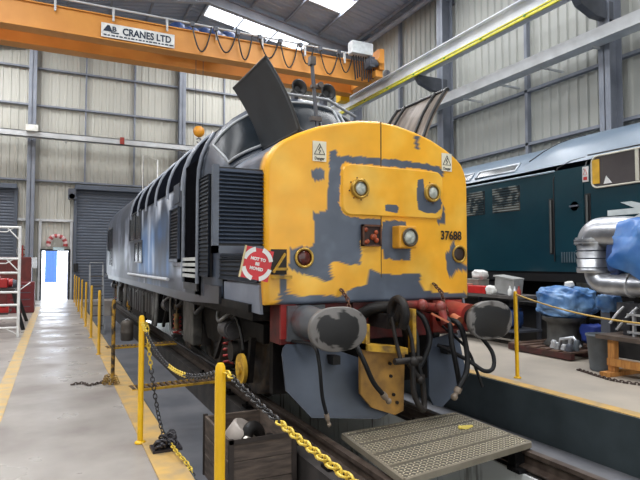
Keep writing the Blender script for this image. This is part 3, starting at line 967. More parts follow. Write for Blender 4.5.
# opened bonnet hatches, hinged along the bonnet
def hatch(sg):
    A = Vector((CX + sg * 0.775, 0, 2.93)); B = Vector((CX + sg * 1.145, 0, 3.63))
    d = B - A
    nn_ = Vector((d.z, 0, -d.x)).normalized() * sg
    rings = []
    for j in range(9):
        t = j / 8
        c = A + d * t + nn_ * (0.035 * math.sin(PI * t)) * -1
        rings.append(c)
    y0, y1 = 5.1, 6.17
    g = G()
    th = nn_ * 0.018
    a = [[(c.x, y, c.z) for c in rings] for y in (y0, y1)]
    b = [[(c.x + th.x, y, c.z + th.z) for c in rings] for y in (y0, y1)]
    g.loft(a, closed=False); g.loft(b, closed=False)
    for R1, R2 in ((a[0], b[0]), (a[1], b[1])):
        g.loft([R1, R2], closed=False, smooth=False)
    g.loft([[a[0][0], b[0][0]], [a[1][0], b[1][0]]], closed=False, smooth=False)
    g.loft([[a[0][-1], b[0][-1]], [a[1][-1], b[1][-1]]], closed=False, smooth=False)
    h = put('bonnet_hatch', g, HATCHM if sg < 0 else HATCHIN, L1)
    g = G()
    off = nn_ * (-0.01 if sg < 0 else -0.01)
    for y in (y0 + 0.02, y1 - 0.02):
        g.tube([(c.x + off.x, y, c.z + off.z) for c in rings], 0.022, 6)
    for c in (rings[0], rings[-1]):
        g.tube([(c.x, y0, c.z), (c.x, y1, c.z)], 0.024, 6)
    if sg > 0:
        for y in (5.32, 5.95):
            g.tube([(c.x - nn_.x * 0.02, y, c.z - nn_.z * 0.02) for c in rings], 0.018, 6)
    put('hatch_frame', g, BLACK, h)
    return h
hatch(-1); hatch(1)
# prop with clamps
g = G(); g.beam((2.83, 5.9, 3.02), (2.74, 5.9, 4.02), 0.045, 0.03)
pr_ = put('hatch_prop', g, DSTEEL, L1)
CLM = mat('clamp_metal', (88, 84, 84), 0.4)
g = G(); g.box(2.72, 2.86, 5.86, 5.93, 3.28, 3.33); put('clamp', g, CLM, pr_)
g = G(); g.box(2.73, 2.87, 5.87, 5.92, 3.68, 3.72); g.cyl((2.84, 5.84, 3.72), (2.84, 5.94, 3.72), 0.035); put('clamp', g, CLM, pr_)
g = G(); g.box(2.71, 2.78, 5.86, 5.94, 3.96, 4.06); put('clamp', g, CLM, pr_)
g = G(); g.tube([(2.98, 5.98, 3.12), (3.05, 6.35, 3.45)], 0.01, 6); g.tube([(2.7, 5.98, 3.14), (2.62, 6.25, 3.38)], 0.008, 6); put('wiper', g, BLACK, L1)
# horns on the cab roof
for x in (2.92, 3.36):
    g = G(); g.lathe([(0.03, 0.0), (0.035, 0.1), (0.06, 0.2), (0.115, 0.27), (0.1, 0.275), (0.04, 0.2)], (x, 6.95, 3.93), (0, -1, 0.05), 16)
    h = put('horn', g, BLACK, L1)
    g = G(); g.box(x - 0.03, x + 0.03, 6.78, 6.9, 3.74, 3.92); put('horn_bracket', g, DSTEEL, h)
g = G(); g.tube([(CX - 0.75, 6.62, 3.62), (CX - 0.3, 6.6, 3.80), (CX + 0.3, 6.6, 3.80), (CX + 0.75, 6.62, 3.62)], 0.022, 8); put('roof_rail', g, mat('roof_rail_metal', (140, 144, 150), 0.3), L1)

# ---- nose fittings
g = G()
g.prism([(3.018, 1.17 + 0.25), (3.024, 1.42), (3.03, 3.04), (3.018, 3.04)], 'y', YF - 0.004, YF + 0.01)
put('centre_seam', g, mat('seam_dark', (96, 72, 30), 0.6), L1)
# raised headcode panel outline
def rrect(x0, x1, z0, z1, r, n=6):
    out = []
    for cx_, cz_, a0 in ((x1 - r, z1 - r, 0), (x0 + r, z1 - r, 90), (x0 + r, z0 + r, 180), (x1 - r, z0 + r, 270)):
        for i in range(n + 1):
            a = math.radians(a0 + 90 * i / n)
            out.append((cx_ + r * math.cos(a), cz_ + r * math.sin(a)))
    return out
def facey(x):
    return YF + crown(x - CX)
rr0 = rrect(2.57, 3.82, 2.06, 2.56, 0.09)
rr = resample(rr0 + [rr0[0]], 241)[:-1]
g = G()
inner = [[(3.195 + (x - 3.195) * s_, facey(3.195 + (x - 3.195) * s_) - 0.022, 2.31 + (z - 2.31) * s_) for x, z in rr] for s_ in [i / 50 for i in range(1, 51)]]
edge = [(x + (0.012 if x > 3.2 else -0.012), facey(x) + 0.004, z + (0.012 if z > 2.3 else -0.012)) for x, z in rr]
g.loft(inner + [edge])
g.colors = [nose_colour(p[0], p[2]) for R_ in inner + [edge] for p in R_]
# paint the panel yellow apart from its own patches
g.colors = [(mixc(YEL, YEL2, 0.35 + fbm(p[0] * 3, p[2] * 3) * 0.8) if not (inpoly(p[0], p[2], PATCH[2]) or inpoly(p[0], p[2], PATCH[3])) else GRY) for R_ in inner + [edge] for p in R_]
g.add([(3.195, facey(3.195) - 0.022, 2.31)] + inner[0], [(0, i + 1, (i + 1) % len(rr) + 1) for i in range(len(rr))], True)
g.colors += [YEL] * (len(rr) + 1)
put('headcode_panel', g, NOSEV, L1)
for x, z in ((2.75, 2.32), (3.66, 2.33)):
    y = facey(x) - 0.02
    g = G(); g.lathe([(0.068, 0), (0.072, 0.03), (0.098, 0.035), (0.1, 0.045), (0.098, 0.05)], (x, y - 0.05, z), (0, 1, 0), 28, cap=False)
    g.tube([(x + 0.088 * math.cos(a), y - 0.035, z + 0.088 * math.sin(a)) for a in [i * PI / 12 for i in range(24)]], 0.014, 8, closed=True)
    m_ = put('marker_light', g, BRASS, L1)
    g = G(); g.lathe([(0.001, -0.018), (0.04, -0.014), (0.072, 0.0), (0.072, 0.03)], (x, y - 0.03, z), (0, 1, 0), 24); put('lens', g, LAMPG, m_)
    g = G()
    for i in range(8):
        a = i * PI / 4 + 0.2
        g.cyl((x + 0.113 * math.cos(a), y - 0.006, z + 0.113 * math.sin(a)), (x + 0.113 * math.cos(a), y + 0.004, z + 0.113 * math.sin(a)), 0.008, 6)
    put('bolts', g, RUST, m_)
for x, z in ((2.16, 1.62), (4.07, 1.67)):
    y = facey(x)
    g = G(); g.tube([(x + 0.088 * math.cos(a), y - 0.015, z + 0.088 * math.sin(a)) for a in [i * PI / 12 for i in range(24)]], 0.013, 8, closed=True)
    m_ = put('tail_light', g, BRASS, L1)
    g = G(); g.lathe([(0.001, -0.01), (0.05, -0.008), (0.08, 0.0), (0.08, 0.03)], (x, y - 0.008, z), (0, 1, 0), 24); put('lens', g, LAMPRED if x < CX else mat('dark_lamp_well', (52, 38, 30), 0.4), m_)
# electrical recess and headlight box
g = G(); g.box(2.78, 3.0, YF - 0.03, YF + 0.02, 1.74, 1.96)
fr = put('socket_recess', g, mat('recess_dark', (48, 26, 20), 0.6), L1)
g = G()
for a, b, c, d in ((2.78, 3.0, 1.94, 1.96), (2.78, 3.0, 1.74, 1.755), (2.78, 2.795, 1.74, 1.96), (2.985, 3.0, 1.74, 1.96)):
    g.box(a, b, YF - 0.05, YF - 0.02, c, d)
put('recess_frame', g, RUST, fr)
g = G()
for i in range(9):
    g.sphere((2.81 + random.random() * 0.16, YF - 0.04, 1.77 + random.random() * 0.16), 0.02 + random.random() * 0.014, 8, 6)
put('terminals', g, mat('terminal_orange', (186, 84, 44), 0.6, rgb2=(110, 50, 30), scale=20), fr)
g = G(); g.box(3.16, 3.38, YF - 0.13, YF + 0.02, 1.72, 1.955)
hb_ = put('headlight_box', g, YWORN.copy() if False else mat('headlight_yellow', (226, 160, 40), 0.4), L1, bevel=0.015)
g = G(); g.lathe([(0.085, 0), (0.09, 0.02), (0.075, 0.03)], (3.285, YF - 0.155, 1.835), (0, 1, 0), 28, cap=False); g.tube([(3.285 + 0.086 * math.cos(a), YF - 0.145, 1.835 + 0.086 * math.sin(a)) for a in [i * PI / 12 for i in range(24)]], 0.012, 8, closed=True); put('bezel', g, mat('bezel_dark', (84, 70, 50), 0.4), hb_)
g = G(); g.lathe([(0.001, -0.02), (0.05, -0.012), (0.078, 0.0), (0.078, 0.02)], (3.285, YF - 0.135, 1.835), (0, 1, 0), 24); put('lens', g, LAMPG, hb_)
# running number
text('running_number', '37688', 0.135, (3.95, facey(3.93) - 0.012, 1.87), (1, 0.07, 0), (0, 0, 1), BLACK, L1, 0.92, bold=0.003)
# warning labels
def warn(x, z, xs):
    y = facey(x) - 0.006
    right = Vector((1, 0.06 if x > CX else -0.05, 0)).normalized()
    g = G()
    R = Matrix.Rotation(math.atan2(right.y, right.x), 3, 'Z')
    g.obox((x, y, z), (0.145, 0.006, 0.2), R)
    l = put('warning_label', g, mat('label_cream', (236, 230, 208), 0.5), L1)
    def P_(a, b, o=0.0045):
        q = Vector((x, y, z)) + right * a + Vector((0, 0, b)) + Vector((right.y, -right.x, 0)) * o
        return q
    g = G()
    g.tube([P_(-0.055, -0.03), P_(0.055, -0.03), P_(0, 0.075)], 0.0055, 6, closed=True)
    g.tube([P_(0.008, 0.045), P_(-0.012, 0.01), P_(0.012, 0.008), P_(-0.005, -0.02)], 0.005, 6)
    put('warning_triangle', g, BLACK, l)
    t = text('warning_lettering', 'Danger', 0.042, P_(0, -0.072), right, (0, 0, 1), BLACK, l, 0.85, bold=0.001)
warn(2.32, 2.67, 1); warn(3.9, 2.69, 1)
# lamp bracket hole at the left corner, its shade drawn as a black block
g = G(); g.box(1.83, 1.985, 4.835, 4.9, 1.46, 1.7); lb = put('lamp_bracket_recess', g, mat('recess_shade_black', (34, 28, 24), 0.6), L1)
g = G(); g.box(1.86, 1.985, 4.80, 4.84, 1.5, 1.525); g.beam((1.84, 4.81, 1.48), (1.96, 4.81, 1.66), 0.025, 0.02); g.box(1.83, 2.02, 4.78, 4.85, 1.42, 1.45); put('lamp_bracket', g, YWORN, lb)
# red board hung on the nose corner
ctr = Vector((1.64, 4.70, 1.56))
rgt = Vector((0.97, -0.1, -0.21)).normalized()
upd = Vector((0.2, 0.0, 0.98)); upd = (upd - rgt * upd.dot(rgt)).normalized()
nrm = rgt.cross(upd)
Rb = Matrix((rgt, -nrm, upd)).transposed()
board = None
g = G(); g.obox(ctr, (0.26, 0.012, 0.285), Rb)
board = put('not_to_be_moved_board', g, SIGNR, label='red square board lettered NOT TO BE MOVED hung on the yellow nose corner', category='sign')
g = G(); g.obox(ctr - rgt * 0.135, (0.012, 0.03, 0.29), Rb); put('edge_strip', g, CREAM, board)
def bp(a, b, o=0.009):
    return ctr + rgt * a + upd * b + nrm * o
for s_, h_, off in (('NOT TO', 0.038, 0.044), ('BE', 0.038, 0.0), ('MOVED', 0.038, -0.044)):
    text('lettering', s_, h_, bp(0.0, off, 0.008), rgt, upd, WHITE, board, 0.95, bold=0.002)
g = G()
for sx, sz in ((-1, 1), (1, 1), (-1, -1), (1, -1)):
    a0 = {(-1, 1): 104, (1, 1): 14, (-1, -1): 194, (1, -1): 284}[(sx, sz)]
    pin = [(bp(0.108 * math.cos(math.radians(a)), 0.116 * math.sin(math.radians(a)))) for a in range(a0 + 5, a0 + 66, 6)]
    pout = [(bp(0.146 * math.cos(math.radians(a)), 0.158 * math.sin(math.radians(a)))) for a in range(a0 + 5, a0 + 66, 6)]
    g.loft([pin, pout], closed=False, smooth=False)
put('white_band', g, WHITE, board, fix=False)

# ---- buffer beam, buffers, drawgear
g = G(); g.box(1.95, 4.1, 4.92, 5.2, 0.78, 1.17)
bb = put('buffer_beam', g, REDB, L1, bevel=0.01)
g = G(); g.box(2.72, 3.5, 4.86, 4.93, 0.8, 1.26); put('drawgear_plate', g, mat('dark_red_plate', (104, 34, 32), 0.55, rgb2=(62, 28, 28), scale=6), bb)
g = G(); g.box(1.95, 2.1, 4.89, 4.93, 0.84, 1.17); put('red_end_plate', g, mat('clean_red', (176, 48, 46), 0.45), bb)
g = G()
for x in (2.3, 2.86, 3.1, 3.34, 2.55, 3.7, 4.0):
    g.cyl((x, 4.84, 1.24 if 2.8 < x < 3.5 else 1.1), (x, 4.9, 1.24 if 2.8 < x < 3.5 else 1.1), 0.014, 8)
put('rivets', g, RUST, bb)
def buffer(x, shank):
    g = G(); g.box(x - 0.2, x + 0.2, 4.86, 4.93, 0.82, 1.16); g.lathe([(0.17, 0), (0.16, 0.1), (0.145, 0.25), (0.14, 0.42)], (x, 4.9, 1.0), (0, -1, 0), 24)
    b = put('buffer', g, shank, L1)
    g = G(); g.cyl((x, 4.5, 1.0), (x, 4.22, 1.0), 0.095, 20); put('plunger', g, GREASE, b)
    g = G(); gc = []
    n_ = 48
    el = [(0.275 * math.copysign(abs(math.cos(a)) ** 0.85, math.cos(a)), 0.19 * math.copysign(abs(math.sin(a)) ** 0.85, math.sin(a))) for a in [2 * PI * i / n_ for i in range(n_)]]
    rings = []
    for j in range(1, 25):
        s_ = j / 24
        rings.append([(x + ex * s_, 4.15 + 0.03 * s_ * s_, 1.0 + ez * s_) for ex, ez in el])
    rings.append([(x + ex * 1.02, 4.2, 1.0 + ez * 1.02) for ex, ez in el])
    rings.append([(x + ex * 1.0, 4.235, 1.0 + ez) for ex, ez in el])
    rings.append([(x + ex * 0.3, 4.26, 1.0 + ez * 0.3) for ex, ez in el])
    g.loft(rings)
    for j, R_ in enumerate(rings):
        for p in R_:
            d = math.hypot((p[0] - x) / 0.285, (p[2] - 1.0 + 0.01) / 0.2)
            lim = 0.76 + 0.34 * nz(p[0] * 9, p[2] * 9, 3) + (0.12 if x > CX else -0.02)
            c = (22, 22, 24) if d < lim else (112, 109, 107)
            if nz(p[0] * 30, p[2] * 30, 8) > 0.38 and d >= lim:
                c = (62, 56, 54)
            gc.append(c)
    g.add([(x, 4.15, 1.0)] + rings[0], [(0, i + 1, (i + 1) % n_ + 1) for i in range(n_)], True)
    gc += [(22, 22, 24)] * (n_ + 1)
    g.colors = gc
    put('buffer_head', g, HEADV, b)
buffer(2.205, mat('grey_shank', (92, 96, 102), 0.5, rgb2=(96, 52, 48), scale=4, lo=0.5, hi=0.7)); buffer(3.92, REDF)
# chains hanging from the nose to the buffers
def chainpts(P, pitch):
    d = [0]
    for a, b in zip(P, P[1:]):
        d.append(d[-1] + (Vector(b) - Vector(a)).length)
    out = []
    t = 0
    j = 0
    while t < d[-1]:
        while d[j + 1] < t:
            j += 1
        u = (t - d[j]) / (d[j + 1] - d[j])
        a, b = Vector(P[j]), Vector(P[j + 1])
        out.append((a.lerp(b, u), (b - a).normalized()))
        t += pitch
    return out
def chain_g(P, L=0.045, wr=0.0045, wd=0.028, split=None):
    g = G()
    for i, (c, d) in enumerate(chainpts(P, L * 0.74)):
        if split:
            g.cur = split(i)
        side = d.orthogonal().normalized()
        ref = d.cross(Vector((0, 0, 1)))
        if ref.length > 0.1:
            side = ref.normalized()
        if i % 2:
            side = d.cross(side).normalized()
        pts = []
        hl, hw = L / 2 - wd / 2, wd / 2
        for a in (-90, -30, 30, 90):
            a = math.radians(a)
            pts.append(c + d * (hl + hw * math.cos(a)) + side * (hw * math.sin(a)))
        for a in (90, 150, 210, 270):
            a = math.radians(a)
            pts.append(c + d * (-hl + hw * math.cos(a)) + side * (hw * math.sin(a)))
        g.tube(pts, wr, 5, closed=True)
    return g
for x, z0 in ((2.55, 1.3), (3.68, 1.34)):
    g = chain_g([(x, 4.78, z0), (x, 4.66, z0 - 0.08), (x - 0.01, 4.6, z0 - 0.2), (x + 0.03, 4.6, z0 - 0.3)], 0.05, 0.007, 0.034); put('safety_chain', g, RUST, bb)
# yellow centre bracket and coupling
g = G(); g.prism([(2.6, 0.82), (3.02, 0.76), (3.1, 0.72), (3.08, 0.13), (2.98, 0.1), (2.72, 0.2), (2.6, 0.34)], 'y', 4.5, 4.54)
cp = put('centre_plate', g, mat('centre_plate_yellow', (184, 138, 66), 0.5, rgb2=(136, 102, 56), scale=6), L1)
g = G(); g.prism([(2.6, 0.82), (3.04, 0.76), (3.04, 0.7), (2.6, 0.76)], 'y', 4.36, 4.54); g.box(2.6, 2.64, 4.4, 4.56, 0.76, 1.0); g.box(3.14, 3.18, 4.42, 4.5, 0.7, 1.12); put('bracket_flange', g, YWORN, cp)
g = G()
for x, z in ((2.92, 0.6), (2.93, 0.48), (2.96, 0.3), (2.86, 0.3), (3.0, 0.22)):
    g.cyl((x, 4.48, z), (x, 4.5, z), 0.016, 8)
put('bolts', g, BLACK, cp)
g = G(); g.box(2.9, 3.04, 4.5, 4.9, 0.93, 1.07); g.tube(bez([(2.97, 4.9, 1.0), (2.97, 4.5, 1.0), (2.97, 4.38, 1.08), (2.97, 4.34, 1.17)], 10), [0.07] * 1 + [0.06] * 100, 10) if False else g.tube(bez([(2.97, 4.9, 1.0), (2.97, 4.5, 1.0), (2.97, 4.38, 1.08), (2.97, 4.34, 1.17)], 12), 0.055, 10)
g.tube([(2.97 + 0.0, 4.42 + 0.12 * math.cos(a), 1.08 + 0.14 * math.sin(a)) for a in [i * PI / 10 - 0.6 for i in range(16)]], 0.045, 8)
hk = put('coupling_hook', g, GREASE, L1)
g = G()
g.tube([(2.9, 4.42, 1.05), (2.9, 4.36, 0.85), (2.93, 4.32, 0.66)], 0.02, 8); g.tube([(3.04, 4.42, 1.05), (3.08, 4.36, 0.85), (3.08, 4.32, 0.66)], 0.02, 8)
g.cyl((2.86, 4.32, 0.65), (3.16, 4.32, 0.65), 0.032, 10); g.sphere((3.06, 4.3, 0.64), 0.05, 10, 8)
g.cyl((3.0, 4.32, 0.65), (3.12, 4.3, 0.48), 0.025, 10); g.sphere((3.13, 4.3, 0.46), 0.04, 10, 8)
g.tube(bez([(3.05, 4.3, 0.62), (3.05, 4.28, 0.35), (3.12, 4.26, 0.2), (3.18, 4.3, 0.22), (3.17, 4.32, 0.5)], 16), 0.028, 8)
put('screw_coupling', g, GREASE, hk)
# curved black duct and air pipes
g = G(); g.tube(bez([(2.75, 4.86, 1.02), (2.9, 4.7, 1.12), (3.1, 4.62, 1.1), (3.2, 4.6, 0.9), (3.24, 4.62, 0.72)], 16), 0.06, 12); put('air_duct', g, GREASE, L1)
def hose(pts, r, m=HOSE, end=None, tip=None):
    b = bez(pts, 28)
    r *= 0.82
    g = G(); g.tube(b, r, 10)
    h = put('brake_hose', g, m, L1)
    if end:
        a, c = b[-1], b[-3]
        d = (a - c).normalized()
        g = G(); g.cyl(a, a + d * 0.05, r * 1.35, 10); g.cyl(a + d * 0.05, a + d * 0.1, r * 0.9, 10); g.sphere(a + d * 0.1, r * 1.3, 8, 6)
        put('coupling_head', g, end, h)
    return h
hose([(2.5, 4.88, 0.86), (2.5, 4.5, 0.86), (2.5, 4.3, 0.72), (2.6, 4.28, 0.5), (2.7, 4.28, 0.38)], 0.028, end=mat('hose_fitting', (128, 114, 100), 0.4))
hose([(2.06, 4.88, 0.82), (2.06, 4.4, 0.84), (2.07, 4.3, 0.7), (2.1, 4.3, 0.42), (2.14, 4.3, 0.26)], 0.02, end=mat('hose_fitting', (128, 114, 100), 0.4))
hose([(3.34, 4.78, 1.1), (3.4, 4.62, 1.02), (3.44, 4.55, 0.8), (3.36, 4.55, 0.6), (3.28, 4.55, 0.5)], 0.036)
hose([(3.56, 4.85, 1.08), (3.62, 4.5, 1.0), (3.6, 4.4, 0.75), (3.66, 4.4, 0.5), (3.7, 4.4, 0.3)], 0.032)
hose([(3.66, 4.7, 0.98), (3.68, 4.4, 0.96), (3.74, 4.35, 0.72), (3.7, 4.3, 0.5), (3.6, 4.3, 0.34)], 0.034, end=mat('hose_fitting', (128, 114, 100), 0.4))
hose([(3.66, 4.7, 0.7), (3.74, 4.35, 0.6), (3.85, 4.22, 0.5), (3.97, 4.22, 0.52), (4.0, 4.26, 0.66), (3.97, 4.4, 0.82)], 0.026)
hose([(3.72, 4.7, 0.9), (3.82, 4.45, 0.7), (3.86, 4.35, 0.5), (3.9, 4.3, 0.32)], 0.018)
hose([(3.2, 4.8, 1.0), (3.22, 4.5, 0.9), (3.2, 4.42, 0.6), (3.26, 4.4, 0.34)], 0.03)
g = G()
for p, q, r in (((3.28, 4.9, 1.12), (3.4, 4.62, 1.14), 0.045), ((3.56, 4.9, 1.1), (3.58, 4.55, 1.1), 0.05), ((3.58, 4.55, 1.12), (3.6, 4.5, 0.95), 0.042)):
    g.cyl(p, q, r, 12)
g.sphere((3.4, 4.62, 1.14), 0.06, 10, 8); g.sphere((3.58, 4.55, 1.12), 0.06, 10, 8)
put('air_cock', g, mat('air_cock_red', (140, 50, 46), 0.45, rgb2=(120, 70, 62), scale=12), L1)
g = G(); g.beam((3.44, 4.52, 1.06), (3.66, 4.44, 0.94), 0.03, 0.02); g.cyl((3.74, 4.55, 1.0), (3.74, 4.45, 0.97), 0.05, 10); put('cock_handle', g, mat('cock_orange', (196, 112, 76), 0.5), L1)
# obstacle deflector ploughs
def plough(sg, pts):
    c = Vector((sum(p[0] for p in pts) / len(pts), 4.6, 0.4))
    g = G()
    n_ = 14
    P_ = []
    m_ = len(pts)
    for k_ in range(9):
        s_ = k_ / 8
        R_ = []
        for (x, z) in pts:
            xx, zz = lerp(c.x, x, s_), lerp(0.42, z, s_)
            y = 4.64 - 0.14 * ((0.45 - zz)) * 1.6 + 0.12 * abs(xx - CX) - 0.1 * max(0, zz - 0.4) * -1
            R_.append((xx, y, zz))
        P_.append(R_)
    P_[0] = [tuple(c.xyz if False else (c.x, P_[0][0][1], 0.42)) for _ in P_[0]]
    g.loft(P_[1:])
    g.add([P_[0][0]] + P_[1], [(0, i + 1, (i + 1) % m_ + 1) for i in range(m_)], True)
    back = [[(p[0], p[1] + 0.025, p[2]) for p in R_] for R_ in P_]
    g.loft(back[1:]); g.add([back[0][0]] + back[1], [(0, i + 1, (i + 1) % m_ + 1) for i in range(m_)], True)
    g.loft([P_[-1], back[-1]], smooth=False)
    b = put('plough_blade', g, PLOUGH, L1)
    g = G(); g.box(c.x - 0.04, c.x + 0.04, 4.66, 4.95, 0.6, 0.68); g.box(c.x - 0.04, c.x + 0.04, 4.9, 4.98, 0.6, 0.8); put('stay', g, BLACK, b)
plough(-1, [(1.97, 0.76), (1.95, 0.7), (1.95, 0.38), (2.17, 0.13), (2.84, 0.06), (2.95, 0.1), (3.0, 0.2), (2.9, 0.52), (2.7, 0.64), (2.3, 0.79), (2.0, 0.79)])
plough(1, [(4.06, 0.76), (4.08, 0.7), (4.08, 0.38), (4.02, 0.26), (3.66, 0.07), (3.54, 0.1), (3.5, 0.2), (3.56, 0.5), (3.6, 0.64), (3.7, 0.75), (4.0, 0.79)])

# ---- bogies: built once at each end
def bogie(yc):
    g = G()
    for sx in (-1, 1):
        x = CX + sx * 0.98
        g.box(x - 0.05, x + 0.05, yc - 2.75, yc + 2.75, 0.72, 0.92)
        g.prism([(yc - 2.3, 0.72), (yc - 1.6, 0.5), (yc - 0.4, 0.5), (yc, 0.72), (yc + 0.9, 0.5), (yc + 1.6, 0.5), (yc + 2.3, 0.72)], 'x', x - 0.04, x + 0.04)
    g.box(CX - 0.98, CX + 1.15, yc - 2.9, yc - 2.8, 0.22, 0.9)
    g.box(CX - 0.9, CX + 0.9, yc - 2.75, yc - 2.6, 0.7, 0.92); g.box(CX - 0.9, CX + 0.9, yc - 0.2, yc + 0.2, 0.7, 1.0)
    b = put('bogie', g, UNDER, L1)
    for dy in (-1.85, 0.0, 1.85):
        y = yc + dy
        for sx in (-1, 1):
            x = CX + sx * 0.75
            g = G(); g.lathe([(0.1, -0.07), (0.16, -0.06), (0.16, -0.02), (0.42, -0.03), (0.44, -0.065), (0.5, -0.068), (0.51, 0.05), (0.55, 0.06), (0.55, 0.068), (0.1, 0.068)], (x, y, 0.505), (sx, 0, 0), 36) if False else g.lathe([(0.02, 0.11), (0.14, 0.1), (0.15, 0.03), (0.4, 0.02), (0.42, 0.065), (0.53, 0.065), (0.545, -0.04), (0.575, -0.07), (0.02, -0.07)], (x, y, 0.53), (sx, 0, 0), 36)
            put('wheel', g, mat('wheel_rust', (88, 72, 56), 0.6, rgb2=(42, 38, 36), scale=6), b)
            x = CX + sx * 0.98
            g = G(); g.box(x - 0.06, x + 0.07, y - 0.17, y + 0.17, 0.36, 0.68)
            g.cyl((x, y, 0.52), (x + sx * 0.14, y, 0.52), 0.12, 16)
            put('axle_box', g, GREASE, b, bevel=0.01)
            for d in ((0.2,) if dy < 0 else (-0.36,) if dy > 0 else ()):
                pts = [(x + sx * 0.1 + 0.062 * math.cos(a), y + d + 0.062 * math.sin(a), 0.33 + 0.0075 * i * 1.0) for i, a in enumerate([k2 * PI / 5 for k2 in range(48)])]
                g = G(); g.tube(pts, 0.015, 5); put('coil_spring', g, SPRING, b)
                g = G(); g.box(x + sx * 0.1 - 0.08, x + sx * 0.1 + 0.08, y + d - 0.09, y + d + 0.09, 0.29, 0.325); put('spring_seat', g, UNDER, b)
                g = G(); g.cyl((x + sx * 0.1, y + d, 0.7), (x + sx * 0.1, y + d, 0.76), 0.09, 12); put('spring_seat', g, UNDER, b)
        g = G(); g.cyl((CX - 0.7, y, 0.52), (CX + 0.7, y, 0.52), 0.09, 12); put('axle', g, UNDER, b)
    for sx in (-1, 1):
        x = CX + sx * 1.1
        for dy, r in ((-1.75, 0.12), (2.3, 0.11)):
            g = G(); g.cyl((x, yc + dy - 0.16, 0.78), (x, yc + dy + 0.12, 0.78), r, 18); g.cyl((x, yc + dy - 0.2, 0.78), (x, yc + dy - 0.16, 0.78), r * 0.8, 18); put('brake_cylinder', g, mat('cylinder_grey', (76, 74, 76), 0.45, rgb2=(40, 38, 40), scale=5), b)
            g = G(); g.tube(bez([(x, yc + dy - 0.1, 0.9), (x - sx * -0.03, yc + dy - 0.35, 0.95), (x - 0.02, yc + dy - 0.5, 0.8), (x, yc + dy - 0.55, 0.6)], 12), 0.018, 6); put('brake_pipe', g, BLACK, b)
            g = G(); g.beam((x - sx * 0.08, yc + dy + 0.3, 0.9), (x - sx * 0.08, yc + dy + 0.9, 0.3), 0.05, 0.07); put('brake_rigging', g, GREASE, b)
        g = G(); g.cyl((x, yc + 1.45, 0.42), (x, yc + 1.45, 0.85), 0.045, 12); put('damper', g, mat('damper_ochre', (120, 92, 46), 0.5, rgb2=(60, 48, 36), scale=9), b)
        g = G(); g.tube(bez([(x + sx * 0.03, yc + 1.2, 0.9), (x + sx * 0.05, yc + 1.5, 1.0), (x + sx * 0.05, yc + 1.75, 0.92), (x + sx * 0.04, yc + 1.75, 0.4), (x + sx * 0.03, yc + 1.5, 0.28)], 20), 0.02, 8); put('air_pipe', g, mat('pipe_pale', (120, 120, 118), 0.4, rgb2=(50, 50, 52), scale=3), b)
        g = G(); g.cyl((x + sx * 0.01, yc - 2.32, 0.4), (x + sx * 0.05, yc - 2.32, 0.4), 0.165, 24); g.cyl((x, yc - 2.32, 0.4), (x + sx * 0.08, yc - 2.32, 0.4), 0.07, 12); put('axle_cover', g, YWORN, b)
        g = G(); g.prism([(yc - 2.5, 0.75), (yc - 2.4, 0.25), (yc - 1.2, 0.15), (yc + 0.4, 0.22), (yc + 0.6, 0.75), (yc + 0.5, 0.75), (yc + 0.3, 0.3), (yc - 1.2, 0.22), (yc - 2.33, 0.32), (yc - 2.42, 0.75)], 'x', x - sx * 0.08, x - sx * 0.02); put('equaliser', g, UNDER, b)
        g = G(); g.box(x - 0.08, x + 0.06, yc - 0.15, yc + 0.55, 0.36, 1.0); put('sand_box', g, mat('sandbox_grime', (74, 72, 68), 0.6, rgb2=(40, 38, 36), scale=6), b, bevel=0.015)
        pass
        g = G(); g.tube(bez([(x, yc - 2.5, 0.2), (x, yc - 1.0, 0.22), (x, yc + 1.0, 0.2), (x, yc + 2.5, 0.22)], 12), 0.02, 6); put('brake_rod', g, UNDER, b)
    return b
bogie(8.2); bogie(18.6)
random.seed(41)
for i in range(12):
    y = 6.2 + i * 1.25
    x = CX - 1.16
    g = G(); g.tube(bez([(x + 0.1, y, 1.08), (x - 0.02, y + 0.1, 0.95), (x - 0.03, y + 0.35 + 0.2 * random.random(), 0.86), (x + 0.02, y + 0.6, 0.98), (x + 0.1, y + 0.7, 1.08)], 16), 0.02 + 0.012 * random.random(), 7)
    put('air_pipe', g, [mat('pipe_pale', (120, 120, 118), 0.4), BLACK, GREASE][i % 3], L1)
g = G(); g.box(CX - 1.2, CX + 1.2, 5.3, 21, 0.98, 1.09); put('solebar', g, UNDER, L1)
for y0, y1, z0, x0, nm in ((11.4, 12.6, 0.35, 0.15, 'battery_box'), (12.75, 15.0, 0.28, 0.22, 'fuel_tank'), (15.1, 15.9, 0.4, 0.12, 'battery_box')):
    for sx in (-1, 1):
        if nm == 'fuel_tank' and sx > 0:
            continue
        g = G()
        if nm == 'fuel_tank':
            g.box(CX - 1.2, CX + 1.2, y0, y1, z0, 1.05)
        else:
            g.box(CX + sx * 0.5, CX + sx * 1.2, y0, y1, z0, 1.05)
        p = put(nm, g, UNDER, L1, bevel=0.03)
        g = G()
        y = y0 + 0.15
        while y < y1 - 0.2:
            g.box(CX + sx * 1.2 - 0.012, CX + sx * 1.2 + 0.012, y, y + 0.28, z0 + 0.15, 0.92); y += 0.4
        put('cover_plate', g, GREASE, p)
for y, m_ in ((10.9, 0), (11.2, 1), (16.1, 0), (16.35, 1)):
    g = G(); g.tube([(CX - 1.22, y, 1.05), (CX - 1.24, y, 0.6), (CX - 1.24, y + 0.1, 0.35)], 0.035, 8); put('drain_pipe', g, mat('pipe_pale', (120, 120, 118), 0.4), L1)


